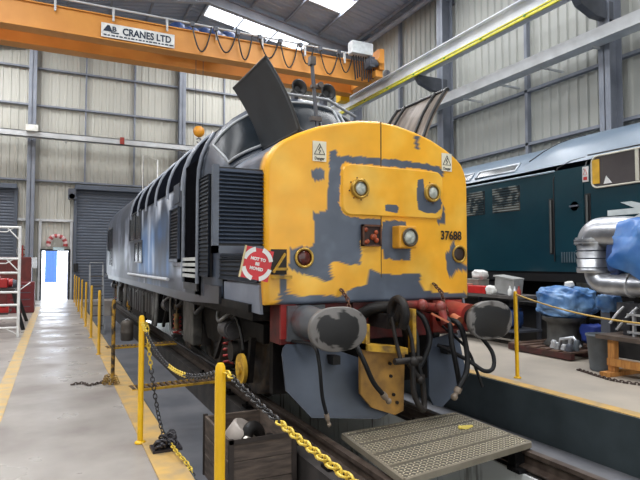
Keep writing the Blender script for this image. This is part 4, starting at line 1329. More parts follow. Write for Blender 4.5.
# ------------------------------------------------------------------ posts, chains, bridge planks
def post(x, y, h, m, label, top=(0, 0), r=0.0245, group=None):
    t = thing('barrier_post', (x, y, 0), label, 'post', group)
    g = G()
    n_ = 20
    g.lathe([(r, 0.0), (r, h - 0.05), (r * 0.9, h - 0.015), (r * 0.55, h)], (x, y, 0), (top[0], top[1], h), n_)
    put('tube', g, m, t)
    g = G(); g.lathe([(r * 1.9, 0), (r * 1.9, 0.012), (r * 1.15, 0.02)], (x, y, 0.003), (0, 0, 1), 24); put('foot_flange', g, m, t)
    return t
P1 = post(0.69, 2.48, 1.11, YELLOW, 'nearest yellow post, its foot cut off by the picture bottom')
P2 = post(0.69, 5.03, 1.11, YELLOW, 'clean yellow post second nearest on the left kerb, chains hanging from its top')
P3 = post(0.69, 7.6, 1.1, mat('chipped_post_paint', (172, 130, 38), 0.55, rgb2=(46, 38, 30), scale=12, lo=0.42, hi=0.56), 'worn dirty yellow post with chipped black lower half and chain heaped at its foot')
GP = 'yellow posts along the left kerb toward the open door'
labs = ['yellow post just beyond the dirty chipped post on the left kerb', 'fifth yellow post from the camera on the left kerb, two beyond the dirty chipped one',
        'sixth yellow post from the camera on the left kerb', 'seventh yellow post from the camera on the left kerb',
        'third yellow post from the far end of the left kerb row', 'second yellow post from the far end of the left kerb row',
        'farthest yellow post on the left kerb, nearest the open doorway']
proto = post(0.69, 10.15, 1.1, mat('post_yellow_dull', (222, 172, 48), 0.45), labs[0], group=GP)
for i in range(1, 7):
    dup(proto, (0.69, 10.15 + 2.3 * i, 0), label=labs[i])
for t in (P1, P2, P3):
    t['group'] = GP
PB = post(0.69, -0.1, 1.08, YELLOW, 'yellow post outside the left of the picture holding the near chain end', group=GP)
PR = post(5.7, 5.6, 1.19, YELLOW, 'single yellow post on the right-hand floor in front of the benches', top=(-0.07, -0.05), r=0.026)
PQ = post(5.75, 2.6, 1.1, YELLOW, 'yellow post outside the right edge holding the yellow rope end', r=0.03)
def cat(a, b, sag, n=30):
    a, b = Vector(a), Vector(b)
    return [a.lerp(b, i / n) - Vector((0, 0, sag * (1 - (2 * i / n - 1) ** 2))) for i in range(n + 1)]
g = chain_g(cat((0.715, 2.46, 1.07), (0.715, -0.08, 1.07), 0.075), 0.045, 0.0042, 0.026, split=lambda i: 0 if (i % 48) > 19 or (i % 48) < 3 else 1)
put('barrier_chain', g, [CHAINY, CHAINK], label='yellow and black plastic chain running from nearest post toward the camera', category='chain')
g = chain_g(cat((0.69, 5.0, 1.05), (0.69, 2.52, 1.06), 0.17), 0.045, 0.0042, 0.026, split=lambda i: 0 if 38 < i < 54 or i < 8 else 1)
put('barrier_chain', g, [CHAINY, CHAINK], label='sagging chain slung between the two nearest yellow posts', category='chain')
g = chain_g(bez([(0.73, 5.0, 1.03), (0.76, 4.98, 0.7), (0.82, 4.96, 0.3), (0.86, 4.88, 0.1), (0.88, 4.72, 0.08), (0.9, 4.45, 0.06), (0.95, 4.2, 0.0), (0.96, 3.6, -0.2), (0.9, 3.0, -0.05), (0.78, 2.6, 0.06)], 60), 0.05, 0.005, 0.03, split=lambda i: 0 if i < 11 or 32 < i < 46 else 1)
put('barrier_chain', g, [CHAINY, CHAINK], label='loose chain dropping from the second post to a black lump on the kerb', category='chain')
g = chain_g(bez([(0.66, 7.64, 0.05), (0.55, 7.7, 0.015), (0.42, 7.62, 0.012), (0.34, 7.78, 0.012), (0.22, 7.76, 0.012)], 30), 0.05, 0.008, 0.034)
put('barrier_chain', g, CHAINR, label='dark chain lying on the floor left of the dirty post', category='chain')
g = G()
for i in range(26):
    a = i * 0.9
    c = Vector((0.66 + 0.09 * math.cos(a) * (1 - i / 60), 7.56 + 0.09 * math.sin(a), 0.02 + i * 0.004))
    g.tube([c + Vector((0.022 * math.cos(b), 0.012 * math.sin(b + a), 0.016 * math.sin(b))) for b in [j * PI / 4 for j in range(8)]], 0.006, 5, closed=True)
put('chain_heap', g, mat('dull_yellow_chain', (180, 142, 60), 0.5, rgb2=(90, 70, 44), scale=20), label='small heap of dull yellow chain around the foot of the dirty post', category='chain')['kind'] = 'stuff'
# black lump (knotted chain and rubber foot)
g = G()
random.seed(3)
for i in range(20):
    a = i * 1.3
    c = Vector((0.86 + 0.07 * math.cos(a), 4.76 + 0.09 * math.sin(a * 1.1), 0.045 + 0.006 * (i % 11)))
    g.tube([c + Vector((0.03 * math.cos(b), 0.026 * math.sin(b + a), 0.022 * math.sin(b))) for b in [j * PI / 4 for j in range(8)]], 0.011, 6, closed=True)
g.box(0.74, 0.98, 4.66, 4.84, 0.012, 0.035)
put('chain_bundle', g, mat('black_bundle', (40, 36, 42), 0.45), label='black knotted bundle of chain sitting on the yellow kerb', category='chain')
# right-hand rope and chain
g = G(); g.tube(cat((5.63, 5.55, 1.15), (5.72, 2.6, 1.02), 0.16), 0.011, 6)
put('barrier_rope', g, mat('rope_yellow', (206, 170, 90), 0.6), label='yellow rope sagging rightward from the right-hand yellow post', category='rope')
g = chain_g(bez([(6.9, 5.6, 0.012), (6.7, 4.9, 0.012), (6.85, 4.3, 0.012), (6.6, 3.9, 0.012)], 30), 0.06, 0.009, 0.04)
put('floor_chain', g, CHAINR, label='dark chain lying on the right-hand floor before the timber trestle', category='chain')
# bridge planks over the sunken bay
def plank(x0, y0, x1, y1, label):
    t = thing('bridge_plank', ((x0 + x1) / 2, (y0 + y1) / 2, 0), label, 'gangplank', 'gangplanks over the left bay')
    wd = 0.26
    a = math.atan2(y1 - y0, x1 - x0)
    L_ = math.hypot(x1 - x0, y1 - y0)
    R = Matrix.Rotation(a, 3, 'Z')
    c = Vector(((x0 + x1) / 2, (y0 + y1) / 2, 0.005))
    g = G()
    for q in (-wd / 2, wd / 2):
        g.obox(c + R @ Vector((0, q, 0.0)), (L_, 0.018, 0.03), R)
    put('edge_bar', g, YWORN, t)
    g = G()
    x = -L_ / 2 + 0.03
    while x < L_ / 2:
        g.obox(c + R @ Vector((x, 0, 0.005)), (0.035, wd - 0.03, 0.03), R); x += 0.075
    put('tread_bars', g, mat('tread_rust', (104, 78, 48), 0.6, rgb2=(58, 44, 34), scale=8), t)
    return t
plank(0.86, 7.2, 2.16, 7.3, 'nearer striped steel gangplank across the sunken bay beside the dirty post')
plank(0.86, 10.85, 2.16, 10.95, 'farther striped steel gangplank across the sunken bay')

# wooden crate with scrap in it
t = thing('wooden_crate', (1.71, 5.2, -0.6), 'weathered wooden crate holding scrap metal in the sunken bay by the nearest post', 'crate')
x0, x1, y0, y1, z1 = 1.41, 2.03, 4.74, 5.66, 0.0
for nm, bx in (('side_panel', (x0, x1, y0, y0 + 0.025)), ('side_panel', (x0, x1, y1 - 0.025, y1)), ('side_panel', (x0, x0 + 0.025, y0 + 0.025, y1 - 0.025)), ('side_panel', (x1 - 0.025, x1, y0 + 0.025, y1 - 0.025))):
    g = G()
    for a in range(3):
        g.box(bx[0], bx[1], bx[2], bx[3], -0.56 + a * 0.187, -0.56 + a * 0.187 + 0.18)
    put(nm, g, WOOD, t, bevel=0.003, seg=1)
g = G(); g.box(x0, x1, y0, y1, -0.6, -0.56); put('base', g, WOOD, t)
g = G()
for x in (x0 - 0.012, x1 - 0.03):
    for y in (y0 - 0.014, y1 - 0.02):
        g = G(); g.box(x, x + 0.045, y, y + 0.03, -0.6, z1 + 0.012); put('steel_corner', g, mat('corner_steel', (74, 66, 62), 0.5, metal=0.4), t)
g = G()
g.box(x0 - 0.01, x1 + 0.01, y0 - 0.014, y0 - 0.002, -0.03, 0.008); put('steel_strip', g, mat('corner_steel', (74, 66, 62), 0.5, metal=0.4), t)
g = G(); g.box(x0 - 0.01, x1 + 0.01, y0 - 0.014, y0 - 0.002, -0.6, -0.56)
put('steel_strip', g, mat('corner_steel', (74, 66, 62), 0.5, metal=0.4), t)
g = G()
for y in (4.8, 5.0, 5.3, 5.6):
    g.cyl((x1 + 0.0, y, 0.0), (x1 + 0.0, y, 0.03), 0.012, 8)
put('bolts', g, RUST, t)
g = G(); g.lathe([(0.02, 0), (0.15, 0.0), (0.16, 0.3), (0.14, 0.32)], (1.56, 5.3, -0.3), (0.5, -0.3, 0.75), 20); put('metal_canister', g, mat('canister_pale', (176, 166, 158), 0.4, rgb2=(130, 120, 112), scale=4), label='pale round canister tilted inside the wooden crate', category='canister')
g = G(); g.tube(bez([(1.62, 5.05, -0.4), (1.68, 5.1, -0.1), (1.74, 5.12, -0.02), (1.82, 5.15, -0.08), (1.86, 5.2, -0.3)], 16), 0.06, 10); g.cyl((1.78, 5.0, -0.3), (1.86, 4.9, -0.06), 0.05, 12); put('pipe_offcut', g, GREASE, label='black bent pipe standing up in the wooden crate', category='pipe')
g = G(); g.lathe([(0.04, 0), (0.06, 0.02), (0.06, 0.16), (0.035, 0.2), (0.02, 0.22)], (1.72, 4.98, -0.24), (-0.5, -0.2, 0.9), 14); put('metal_fitting', g, mat('fitting_pale', (186, 180, 170), 0.35, metal=0.4), label='small pale metal fitting at the near corner inside the crate', category='fitting')
g = G(); g.box(1.45, 1.98, 4.78, 5.62, -0.55, -0.42)
for i in range(14):
    g.sphere((1.5 + random.random() * 0.44, 4.85 + random.random() * 0.7, -0.4), 0.06, 8, 6)
put('scrap_metal', g, RUST, label='rusty scrap filling the bottom of the wooden crate', category='scrap')['kind'] = 'stuff'

# chequer plate bridge in front of the ploughs
t = thing('chequer_plate', (3.05, 4.0, -0.05), 'tread-patterned steel plate lying across the rails in front of the yellow locomotive', 'steel plate')
A, B, C_, D = Vector((2.29, 3.34, 0)), Vector((3.75, 3.55, 0)), Vector((3.77, 4.57, 0)), Vector((2.39, 4.46, 0))
g = G()
vs = []
for z in (-0.03, 0.01):
    vs += [(p.x, p.y, z) for p in (A, B, C_, D)]
g.add(vs, [(3, 2, 1, 0), (4, 5, 6, 7), (0, 1, 5, 4), (1, 2, 6, 5), (2, 3, 7, 6), (3, 0, 4, 7)])
put('plate', g, CHQ, t)
def bil(u, v):
    return (A.lerp(B, u)).lerp(D.lerp(C_, u), v)
g = G()
NU, NV = 38, 29
for i in range(NU):
    for j in range(NV):
        if j % 7 == 6:
            continue
        c = bil((i + 0.5) / NU, (j + 0.5) / NV)
        a = math.radians(38 if (i + j) % 2 else 142)
        d = Vector((math.cos(a), math.sin(a), 0)) * 0.021
        s_ = Vector((-d.y, d.x, 0)) * 0.34
        z = 0.0102
        g.add([(c - d).to_tuple()[:2] + (z,), (c + s_).to_tuple()[:2] + (z + 0.005,), (c + d).to_tuple()[:2] + (z,), (c - s_).to_tuple()[:2] + (z + 0.005,)], [(0, 1, 2), (0, 2, 3)])
put('raised_tread', g, mat('tread_shiny', (226, 216, 190), 0.3, metal=0.3), t, fix=False)
g = G()
for v in (0.245, 0.51, 0.77):
    a, b = bil(0.0, v), bil(1.0, v)
    g.beam((a.x, a.y, 0.012), (b.x, b.y, 0.012), 0.02, 0.006)
for a, b in ((A, B), (B, C_), (C_, D), (D, A)):
    g.beam((a.x, a.y, -0.01), (b.x, b.y, -0.01), 0.03, 0.05)
put('rim', g, mat('rim_steel', (150, 142, 126), 0.4, metal=0.4), t)
g = G(); g.cyl((3.7, 3.6, -0.05), (3.7, 3.6, -0.2), 0.03, 8); g.box(3.6, 3.78, 3.58, 3.66, -0.2, -0.05); put('support_foot', g, UNDER, t)
g = G(); g.prism([(3.44, 4.1), (3.5, 4.06), (3.6, 4.1), (3.62, 4.14), (3.52, 4.17)], 'z', 0.015, 0.02); g.sphere((3.44, 4.1, 0.03), 0.02, 8, 6); put('luggage_tag', g, mat('tag_yellow', (222, 200, 96), 0.5), label='small yellow tag lying on the tread plate', category='tag')
# keg in the bay, stepladder
g = G(); g.lathe([(0.15, 0), (0.17, 0.03), (0.17, 0.2), (0.18, 0.22), (0.17, 0.24), (0.17, 0.42), (0.165, 0.5), (0.12, 0.55), (0.06, 0.56)], (1.84, 16.3, -0.6), (0, 0, 1), 24)
kg = put('steel_keg', g, mat('keg_brown', (96, 88, 80), 0.5), label='small dark drum standing in the sunken bay beside the locomotive', category='drum')
g = G(); g.tube([(1.76, 16.3, -0.05), (1.84, 16.3, 0.0), (1.92, 16.3, -0.05)], 0.012, 6); put('handle', g, ALU, kg)
t = thing('stepladder', (1.1, 18.2, -0.6), 'grey aluminium stepladder behind the yellow posts in the sunken bay', 'stepladder')
LG = mat('ladder_grey', (150, 152, 154), 0.4, metal=0.3)
for x in (0.98, 1.36):
    g = G(); g.beam((x, 18.0, -0.6), (x - 0.02, 18.5, 1.5), 0.045, 0.03); put('front_rail', g, LG, t)
    g = G(); g.beam((x, 19.1, -0.6), (x - 0.02, 18.55, 1.5), 0.035, 0.025); put('rear_rail', g, LG, t)
for i in range(6):
    f = (i + 0.8) / 7
    y = 18.0 + 0.5 * f; z = -0.6 + 2.1 * f
    g = G(); g.box(0.98, 1.34, y - 0.04, y + 0.05, z, z + 0.03); put('tread', g, mat('tread_dark', (84, 76, 66), 0.5), t)
g = G(); g.tube([(0.96, 18.5, 1.5), (0.96, 18.5, 1.58), (1.34, 18.5, 1.58), (1.34, 18.5, 1.5)], 0.015, 6); put('hoop', g, LG, t)

# ------------------------------------------------------------------ left side: tower frame, bench, cabinets
t = thing('scaffold_tower_frame', (-1.35, 13.3, 0), 'white aluminium scaffold ladder frame standing at the left edge of the picture', 'scaffold frame')
for x in (-0.7, -2.0):
    g = G(); g.cyl((x, 13.3, 0.0), (x, 13.3, 2.36), 0.03, 10); put('upright', g, WHITE, t)
for z in (2.33, 1.66, 1.36, 0.95, 0.68, 0.4, 0.2):
    g = G(); g.cyl((-2.0, 13.3, z), (-0.7, 13.3, z), 0.024, 8); put('rung', g, WHITE, t)
g = G()
for z in (2.33, 1.66):
    g.tube([(-0.7, 13.3, z - 0.28), (-0.95, 13.3, z)], 0.014, 6); g.tube([(-1.3, 13.3, z), (-1.1, 13.3, z - 0.1), (-0.95, 13.3, z - 0.1), (-0.8, 13.3, z)], 0.012, 6)
g.tube([(-0.7, 13.3, 0.05), (-0.95, 13.3, 0.2)], 0.014, 6)
put('brace', g, WHITE, t)
g = G(); g.tube([(-0.68, 13.34, 1.0), (-0.5, 13.6, 1.14)], 0.012, 6); put('hook_bar', g, WHITE, t)
# bench behind the frame
t = thing('workbench', (-2.0, 15.5, 0), 'dark steel workbench behind the white scaffold frame', 'workbench')
g = G(); g.box(-3.2, -0.85, 14.7, 16.4, 0.9, 0.96); put('bench_top', g, mat('bench_dark', (52, 44, 44), 0.5), t)
for x0_, y0_, x1_, y1_ in ((-0.9, 14.8, -0.66, 14.62), (-0.95, 16.3, -0.68, 16.8), (-3.1, 14.8, -3.2, 14.7), (-3.1, 16.3, -3.2, 16.5)):
    g = G(); g.beam((x0_, y0_, 0.92), (x1_, y1_, 0.0), 0.06, 0.06); put('leg', g, BLACK, t)
g = G(); g.box(-3.1, -1.0, 14.9, 16.2, 0.35, 0.39); put('shelf', g, mat('bench_dark', (52, 44, 44), 0.5), t)
g = G(); g.box(-1.6, -1.02, 14.9, 15.3, 0.98, 1.2); g.cyl((-1.0, 14.98, 1.1), (-0.92, 14.98, 1.1), 0.1, 14); g.box(-1.5, -1.2, 14.95, 15.25, 1.2, 1.3)
put('bench_machine', g, mat('machine_red', (176, 34, 34), 0.4), label='small red machine on the dark bench behind the scaffold frame', category='machine', bevel=0.02)
g = G(); g.lathe([(0.1, 0), (0.12, 0.02), (0.12, 0.18), (0.05, 0.2)], (-0.98, 15.6, 0.96), (0, 0, 1), 16); put('grinder_pot', g, DSTEEL, label='dark round pot on the bench right of the red machine', category='pot')
random.seed(5)
cols_ = [RED, DSTEEL, ALU, TARPD, GREASE, REDF, PLASTG]
for i in range(7):
    x = -1.1 - i * 0.28
    g = G(); g.box(x - 0.1, x + 0.1, 15.0, 15.3, 0.39, 0.5 + 0.12 * random.random()); g.cyl((x, 15.0, 0.55), (x, 15.25, 0.55), 0.05, 10)
    nm_ = ['red', 'dark', 'silver', 'navy', 'oily black', 'faded red', 'grey'][i]
    put('parts_tray', g, cols_[i], label='%s tray of parts on the lower shelf of the dark bench' % nm_, category='tray', group='trays under the dark bench')
def cabinet(name, x0, x1, y0, y1, z1, m, label, doors=1, z0=0.0, drawers=0):
    t = thing(name, ((x0 + x1) / 2, (y0 + y1) / 2, z0), label, 'cabinet')
    g = G(); g.box(x0, x1, y0, y1, z0, z1); put('body', g, m, t, bevel=0.01)
    if drawers:
        for i in range(drawers):
            h = (z1 - z0 - 0.08) / drawers
            g = G(); g.box(x0 + 0.03, x1 - 0.03, y0 - 0.015, y0, z0 + 0.04 + i * h, z0 + 0.02 + (i + 1) * h); d = put('drawer', g, m, t)
            g = G(); g.box(x0 + 0.1, x1 - 0.1, y0 - 0.035, y0 - 0.012, z0 + (i + 1) * h - 0.03, z0 + (i + 1) * h - 0.01); put('drawer_pull', g, DSTEEL, d)
    else:
        for i in range(doors):
            wd = (x1 - x0) / doors
            g = G(); g.box(x0 + i * wd + 0.02, x0 + (i + 1) * wd - 0.02, y0 - 0.015, y0, z0 + 0.04, z1 - 0.03); d = put('door', g, m, t)
            g = G(); g.box(x0 + (i + 1) * wd - 0.09, x0 + (i + 1) * wd - 0.06, y0 - 0.04, y0 - 0.012, (z0 + z1) / 2 - 0.06, (z0 + z1) / 2 + 0.06); put('handle', g, DSTEEL, d)
    return t
cabinet('tool_cabinet', -2.3, -0.78, 22.0, 22.6, 1.78, MAROON, 'tall maroon cabinet against the far wall left of the open doorway', 2)
cabinet('drawer_cabinet', -1.35, -0.6, 19.6, 20.4, 0.96, mat('drawer_red', (112, 30, 34), 0.45), 'waist-high red drawer cabinet standing before the maroon cabinet', drawers=4)
g = G(); g.box(-1.02, -0.7, Y1 - 0.62, Y1 - 0.5, 1.35, 1.8); sw = put('switch_box', g, mat('switch_white', (222, 226, 230), 0.4), label='white electrical box mounted on the column left of the doorway', category='electrical box', bevel=0.01)
g = G(); g.box(0.68, 0.86, Y1 - 0.3, Y1 - 0.12, 1.2, 1.55); put('alarm_box', g, BLACK, label='small black box mounted right of the open doorway', category='box', bevel=0.01)
g = G(); g.box(-0.12, 0.32, Y1 - 0.17, Y1 - 0.14, 2.12, 2.24); es = put('door_sign', g, mat('sign_pale_blue', (206, 232, 240), 0.5), label='small pale sign over the top of the open doorway', category='sign')
# red and white arch over the door
g = G()
n_ = 12
for i in range(n_):
    g.cur = i % 2
    a0, a1 = PI * 1.15 * i / n_ - 0.24, PI * 1.15 * (i + 1) / n_ - 0.24
    g.tube([(0.03 + 0.33 * math.cos(a), Y1 - 0.25, 2.36 + 0.36 * math.sin(a)) for a in [lerp(a0, a1, j / 3) for j in range(4)]], 0.09, 8)
put('life_ring_arch', g, [mat('arch_red', (176, 70, 72), 0.5), mat('arch_pink', (220, 190, 190), 0.5)], label='red and white striped arch hanging above the open doorway', category='arch')
g = G(); g.tube([(-1.25 + 0.2 * math.cos(a), Y1 - 0.3, 2.05 + 0.22 * math.sin(a)) for a in [i * PI / 12 for i in range(24)]], 0.03, 8, closed=True)
hr = put('hose_reel', g, mat('reel_grey', (170, 172, 174), 0.45), label='round wall-mounted hose reel left of the column by the doorway', category='hose reel')
g = G(); g.tube([(-1.25 + 0.13 * math.cos(a), Y1 - 0.3, 2.02 + 0.13 * math.sin(a)) for a in [i * PI / 10 for i in range(20)]], 0.022, 8, closed=True); g.box(-1.28, -1.22, Y1 - 0.36, Y1 - 0.3, 1.8, 2.3); put('red_hose', g, REDF, hr)
# vacuum at the left edge
t = thing('workshop_vacuum', (-1.0, 10.2, 0), 'blue and black object on the floor cut off by the left picture edge', 'vacuum cleaner')
g = G(); g.lathe([(0.18, 0.05), (0.2, 0.08), (0.2, 0.25), (0.16, 0.3)], (-1.0, 10.2, 0.0), (0, 0, 1), 18); put('drum', g, BLACK, t)
g = G(); g.sphere((-1.0, 10.2, 0.34), 0.17, 16, 10, (1.1, 1.1, 0.8)); put('motor_head', g, TARPD, t)
g = G()
for a in (0.5, 2.0, 3.6, 5.2):
    g.sphere((-1.0 + 0.16 * math.cos(a), 10.2 + 0.16 * math.sin(a), 0.03), 0.03, 8, 6)
put('castors', g, RUBBER, t)
# floodlight on the column, red tag on ring beam
g = G(); g.box(-1.2, -0.75, Y1 - 1.1, Y1 - 0.96, 6.95, 7.2); put('floodlight', g, mat('floodlight_white', (236, 236, 228), 0.4), label='small white rectangular floodlight on the far wall column above the beam', category='floodlight')
g = G(); g.box(2.42, 2.6, Y1 - 0.98, Y1 - 0.96, 6.75, 7.05); put('red_marker', g, REDF, label='tiny red marker fixed on the pale beam along the far wall', category='marker')
g = G(); g.tube([(3.35, 24.6, 0), (3.35, 24.6, 6.25), (3.95, 24.6, 6.1), (3.95, 24.6, 0)], 0.03, 6); put('access_rail', g, WHITE, label='thin white pipe frame rising behind the locomotive roof', category='frame')

# ------------------------------------------------------------------ the dark blue locomotive on the right
X2 = 8.8
C2 = 10.15
L2 = thing('diesel_locomotive', (C2, 12, 0.0), 'dark blue-green locomotive with white arrow emblem, standing behind the benches on the right', 'locomotive')
DP = [(1.35, 1.4), (1.35, 2.2), (1.35, 3.0), (1.345, 3.36), (1.3, 3.46), (1.2, 3.6), (1.08, 3.76), (0.92, 3.92), (0.7, 4.06), (0.4, 4.15), (0, 4.18)]
DO = resample(full(DP), 60)
g = G()
lo_ = [p for p in DO if p[1] <= 3.42]
left = [p for p in DO if p[0] < 0 and p[1] <= 3.46]
right = [p for p in DO if p[0] > 0 and p[1] <= 3.46]
for side in (left, right):
    g.loft([[(C2 + x, y, z) for x, z in side] for y in (3.4, 20.5)], closed=False)
g.box(C2 - 1.34, C2 + 1.34, 20.4, 20.5, 1.4, 3.45)
put('body_side', g, BLUEL, L2)
top = [p for p in DO if p[1] >= 3.38]
g = G()
def rz(y):
    """the cab roof stands a little higher than the engine-room roof"""
    t = max(0, min(1, (8.6 - y) / 0.9))
    return 0.10 * (3 * t * t - 2 * t ** 3)
yl = [3.4 + i * 0.15 for i in range(115)]
g.loft([[(C2 + x, y, z + (rz(y) - 0.06) * min(1, max(0, (z - 3.42) / 0.4))) for x, z in top] for y in yl], closed=False)
put('roof', g, BLUER, L2)
# nose of this locomotive, out of frame to the right of the picture
g = G(); g.loft([[(C2 + x, 3.4, z) for x, z in DO], [(C2 + x * 0.95, 3.0, 1.4 + (z - 1.4) * 0.8) for x, z in DO], [(C2 + x * 0.85, 1.4, 1.4 + (z - 1.4) * 0.62) for x, z in DO]], closed=False); put('nose', g, BLUEL, L2)
xs = X2 - 0.006
def sidebox(name, y0, y1, z0, z1, m, out=0.012, parent=None, bevel=0):
    g = G(); g.box(X2 - out, X2 + 0.01, y0, y1, z0, z1)
    return put(name, g, m, parent or L2, bevel=bevel)
cw = G(); rw_ = rrect(4.3, 6.76, 2.93, 3.5, 0.12)
cw.prism([(y, z) for y, z in rw_], 'x', X2 - 0.02, X2 + 0.02)
cwo = put('cab_side_window', cw, mat('cab_glass_brownish', (86, 80, 80), 0.12, rgb2=(62, 58, 60), scale=1.0), L2)
g = G(); g.tube([(X2 - 0.025, y, z) for y, z in rw_], 0.017, 8, closed=True); put('window_frame', g, mat('frame_cream', (200, 196, 180), 0.4), cwo)
g = G(); g.box(X2 - 0.035, X2 - 0.02, 6.6, 6.74, 3.0, 3.44); put('yellow_pillar', g, mat('pillar_yellow', (214, 164, 40), 0.45), cwo)
g = G(); g.box(X2 - 0.04, X2 - 0.02, 5.86, 5.92, 2.95, 3.5); put('sliding_bar', g, mat('frame_cream', (200, 196, 180), 0.4), cwo)
g = G(); g.prism([(6.52, 2.98), (6.36, 2.98), (6.47, 3.12)], 'x', X2 - 0.03, X2 - 0.02); put('paper', g, WHITE, cwo)
# cab door
sidebox('cab_door', 6.95, 7.6, 1.7, 3.36, BLUEL, 0.014)
g = G(); g.tube([(X2 - 0.02, 7.62, 1.6), (X2 - 0.02, 7.62, 3.2), (X2 + 0.02, 7.55, 3.42), (X2 + 0.1, 7.3, 3.54), (X2 + 0.12, 7.0, 3.56), (X2 + 0.1, 6.93, 3.5), (X2 - 0.02, 6.93, 3.3)], 0.012, 6); put('door_seal', g, BLACK, L2)
for y, z0, z1 in ((7.69, 1.77, 2.81), (6.87, 2.1, 2.82)):
    g = G(); g.box(X2 - 0.008, X2 + 0.01, y - 0.06, y + 0.06, z0 - 0.03, z1 + 0.03); rc = put('handrail_recess', g, BLACK, L2)
    g = G(); g.cyl((X2 - 0.03, y, z0), (X2 - 0.03, y, z1), 0.018, 8); put('handrail', g, mat('handrail_grey', (92, 94, 92), 0.4), rc)
g = G(); g.lathe([(0.01, 0), (0.09, 0.0), (0.09, 0.012)], (X2 - 0.002, 7.15, 2.64), (-1, 0, 0), 20); g.box(X2 - 0.04, X2 - 0.01, 7.05, 7.25, 2.63, 2.66); put('door_handle', g, DSTEEL, L2)
l_ = sidebox('warning_label', 6.84, 6.96, 3.07, 3.35, mat('label_white', (228, 226, 224), 0.5), 0.02)
g = G(); g.tube([(X2 - 0.022, 6.94, 3.2), (X2 - 0.022, 6.86, 3.2), (X2 - 0.022, 6.9, 3.31)], 0.006, 6, closed=True); g.box(X2 - 0.024, X2 - 0.02, 6.86, 6.94, 3.1, 3.16); put('red_print', g, RED, l_)
# side grilles
for y0, y1 in ((8.5, 9.3), (9.55, 10.2), (10.45, 11.2), (11.5, 12.2)):
    g = G(); g.box(X2 - 0.006, X2 + 0.01, y0, y1, 2.68, 3.22); p = put('side_grille', g, mat('grille_dirty', (80, 76, 68), 0.6, rgb2=(24, 32, 38), scale=5, lo=0.45, hi=0.55), L2)
    g = G()
    z = 2.7
    while z < 3.2:
        g.box(X2 - 0.03, X2 - 0.006, y0 + 0.02, y1 - 0.02, z, z + 0.022); z += 0.055
    put('slats', g, mat('slat_blue', (128, 134, 130), 0.4, rgb2=(24, 48, 56), scale=5, lo=0.45, hi=0.55), p)
# cantrail trim line and roof windows
g = G(); g.tube([(X2 - 0.004, 7.6, 3.37), (X2 - 0.004, 20.4, 3.37)], 0.02, 6); put('cantrail_strip', g, mat('strip_pale', (150, 168, 180), 0.35), L2)
g = G(); g.tube([(X2 + 0.05, 3.5, 3.57), (X2 + 0.06, 6.9, 3.57)], 0.014, 6); put('gutter', g, BLACK, L2)
def rfp(i, y, off=0.01):
    x, z = DO[i]
    return (C2 + x * (1 + off), y, z + (rz(y) - 0.06) * min(1, max(0, (z - 3.42) / 0.4)) + off)
idz = [i for i in range(60) if DO[i][0] < 0 and 3.52 < DO[i][1] < 3.85]
for y0, y1 in ((8.75, 10.0), (10.2, 11.4), (11.6, 12.8), (13.0, 14.2)):
    g = G(); g.loft([[rfp(i, y, 0.006) for i in idz] for y in (y0, y1)], closed=False); p = put('roof_window', g, mat('roof_glass', (96, 98, 98), 0.2, rgb2=(60, 64, 68), scale=2), L2)
    b = [rfp(i, y0) for i in idz] + [rfp(i, y1) for i in reversed(idz)]
    g = G(); g.tube(b, 0.022, 6, closed=True); put('window_frame', g, mat('roof_win_frame', (190, 196, 204), 0.35), p)
g = G(); g.tube([rfp(20, 8.5, 0.004), rfp(22, 8.3, 0.004), rfp(24, 8.1, 0.004), rfp(24, 7.9, 0.006), rfp(25, 7.5, 0.004)], 0.014, 6); put('roof_seam', g, BLACK, L2)
# arrow emblem: two bars crossed by two barbed arrows
def bar(p, q, h=0.055):
    d = Vector((0, q[0] - p[0], q[1] - p[1])).normalized()
    n_ = Vector((0, -d.z, d.y)) * h
    return [(p[0] + n_.y, p[1] + n_.z), (q[0] + n_.y, q[1] + n_.z), (q[0] - n_.y, q[1] - n_.z), (p[0] - n_.y, p[1] - n_.z)]
g = G()
xx = X2 - 0.012
g.prism([(6.47, 2.4), (5.2, 2.4), (5.2, 2.5), (6.47, 2.5)], 'x', xx, xx + 0.01)
g.prism([(6.2, 2.2), (4.9, 2.2), (4.9, 2.3), (6.2, 2.3)], 'x', xx, xx + 0.01)
g.prism([(6.22, 2.62), (6.02, 2.62), (5.6, 2.49), (5.6, 2.4), (5.75, 2.4)], 'x', xx - 0.001, xx + 0.01)
g.prism([(6.12, 2.28), (5.92, 2.28), (5.6, 2.4), (5.75, 2.46)], 'x', xx - 0.001, xx + 0.01)
g.prism([(5.4, 2.28), (5.2, 2.28), (5.5, 2.02), (5.66, 2.02)], 'x', xx - 0.001, xx + 0.01)
put('arrow_emblem', g, mat('emblem_white', (208, 216, 216), 0.4), L2)
p = sidebox('vent_panel', 7.12, 7.5, 1.56, 1.8, BLUEL, 0.012)
g = G()
for i in range(6):
    g.box(X2 - 0.026, X2 - 0.01, 7.15 + i * 0.057, 7.175 + i * 0.057, 1.58, 1.78)
put('vent_slots', g, mat('slot_grey', (84, 100, 108), 0.4), p)
g = G(); g.box(C2 - 1.3, C2 + 1.3, 3.0, 20, 1.2, 1.42); put('underframe', g, BLACK, L2)
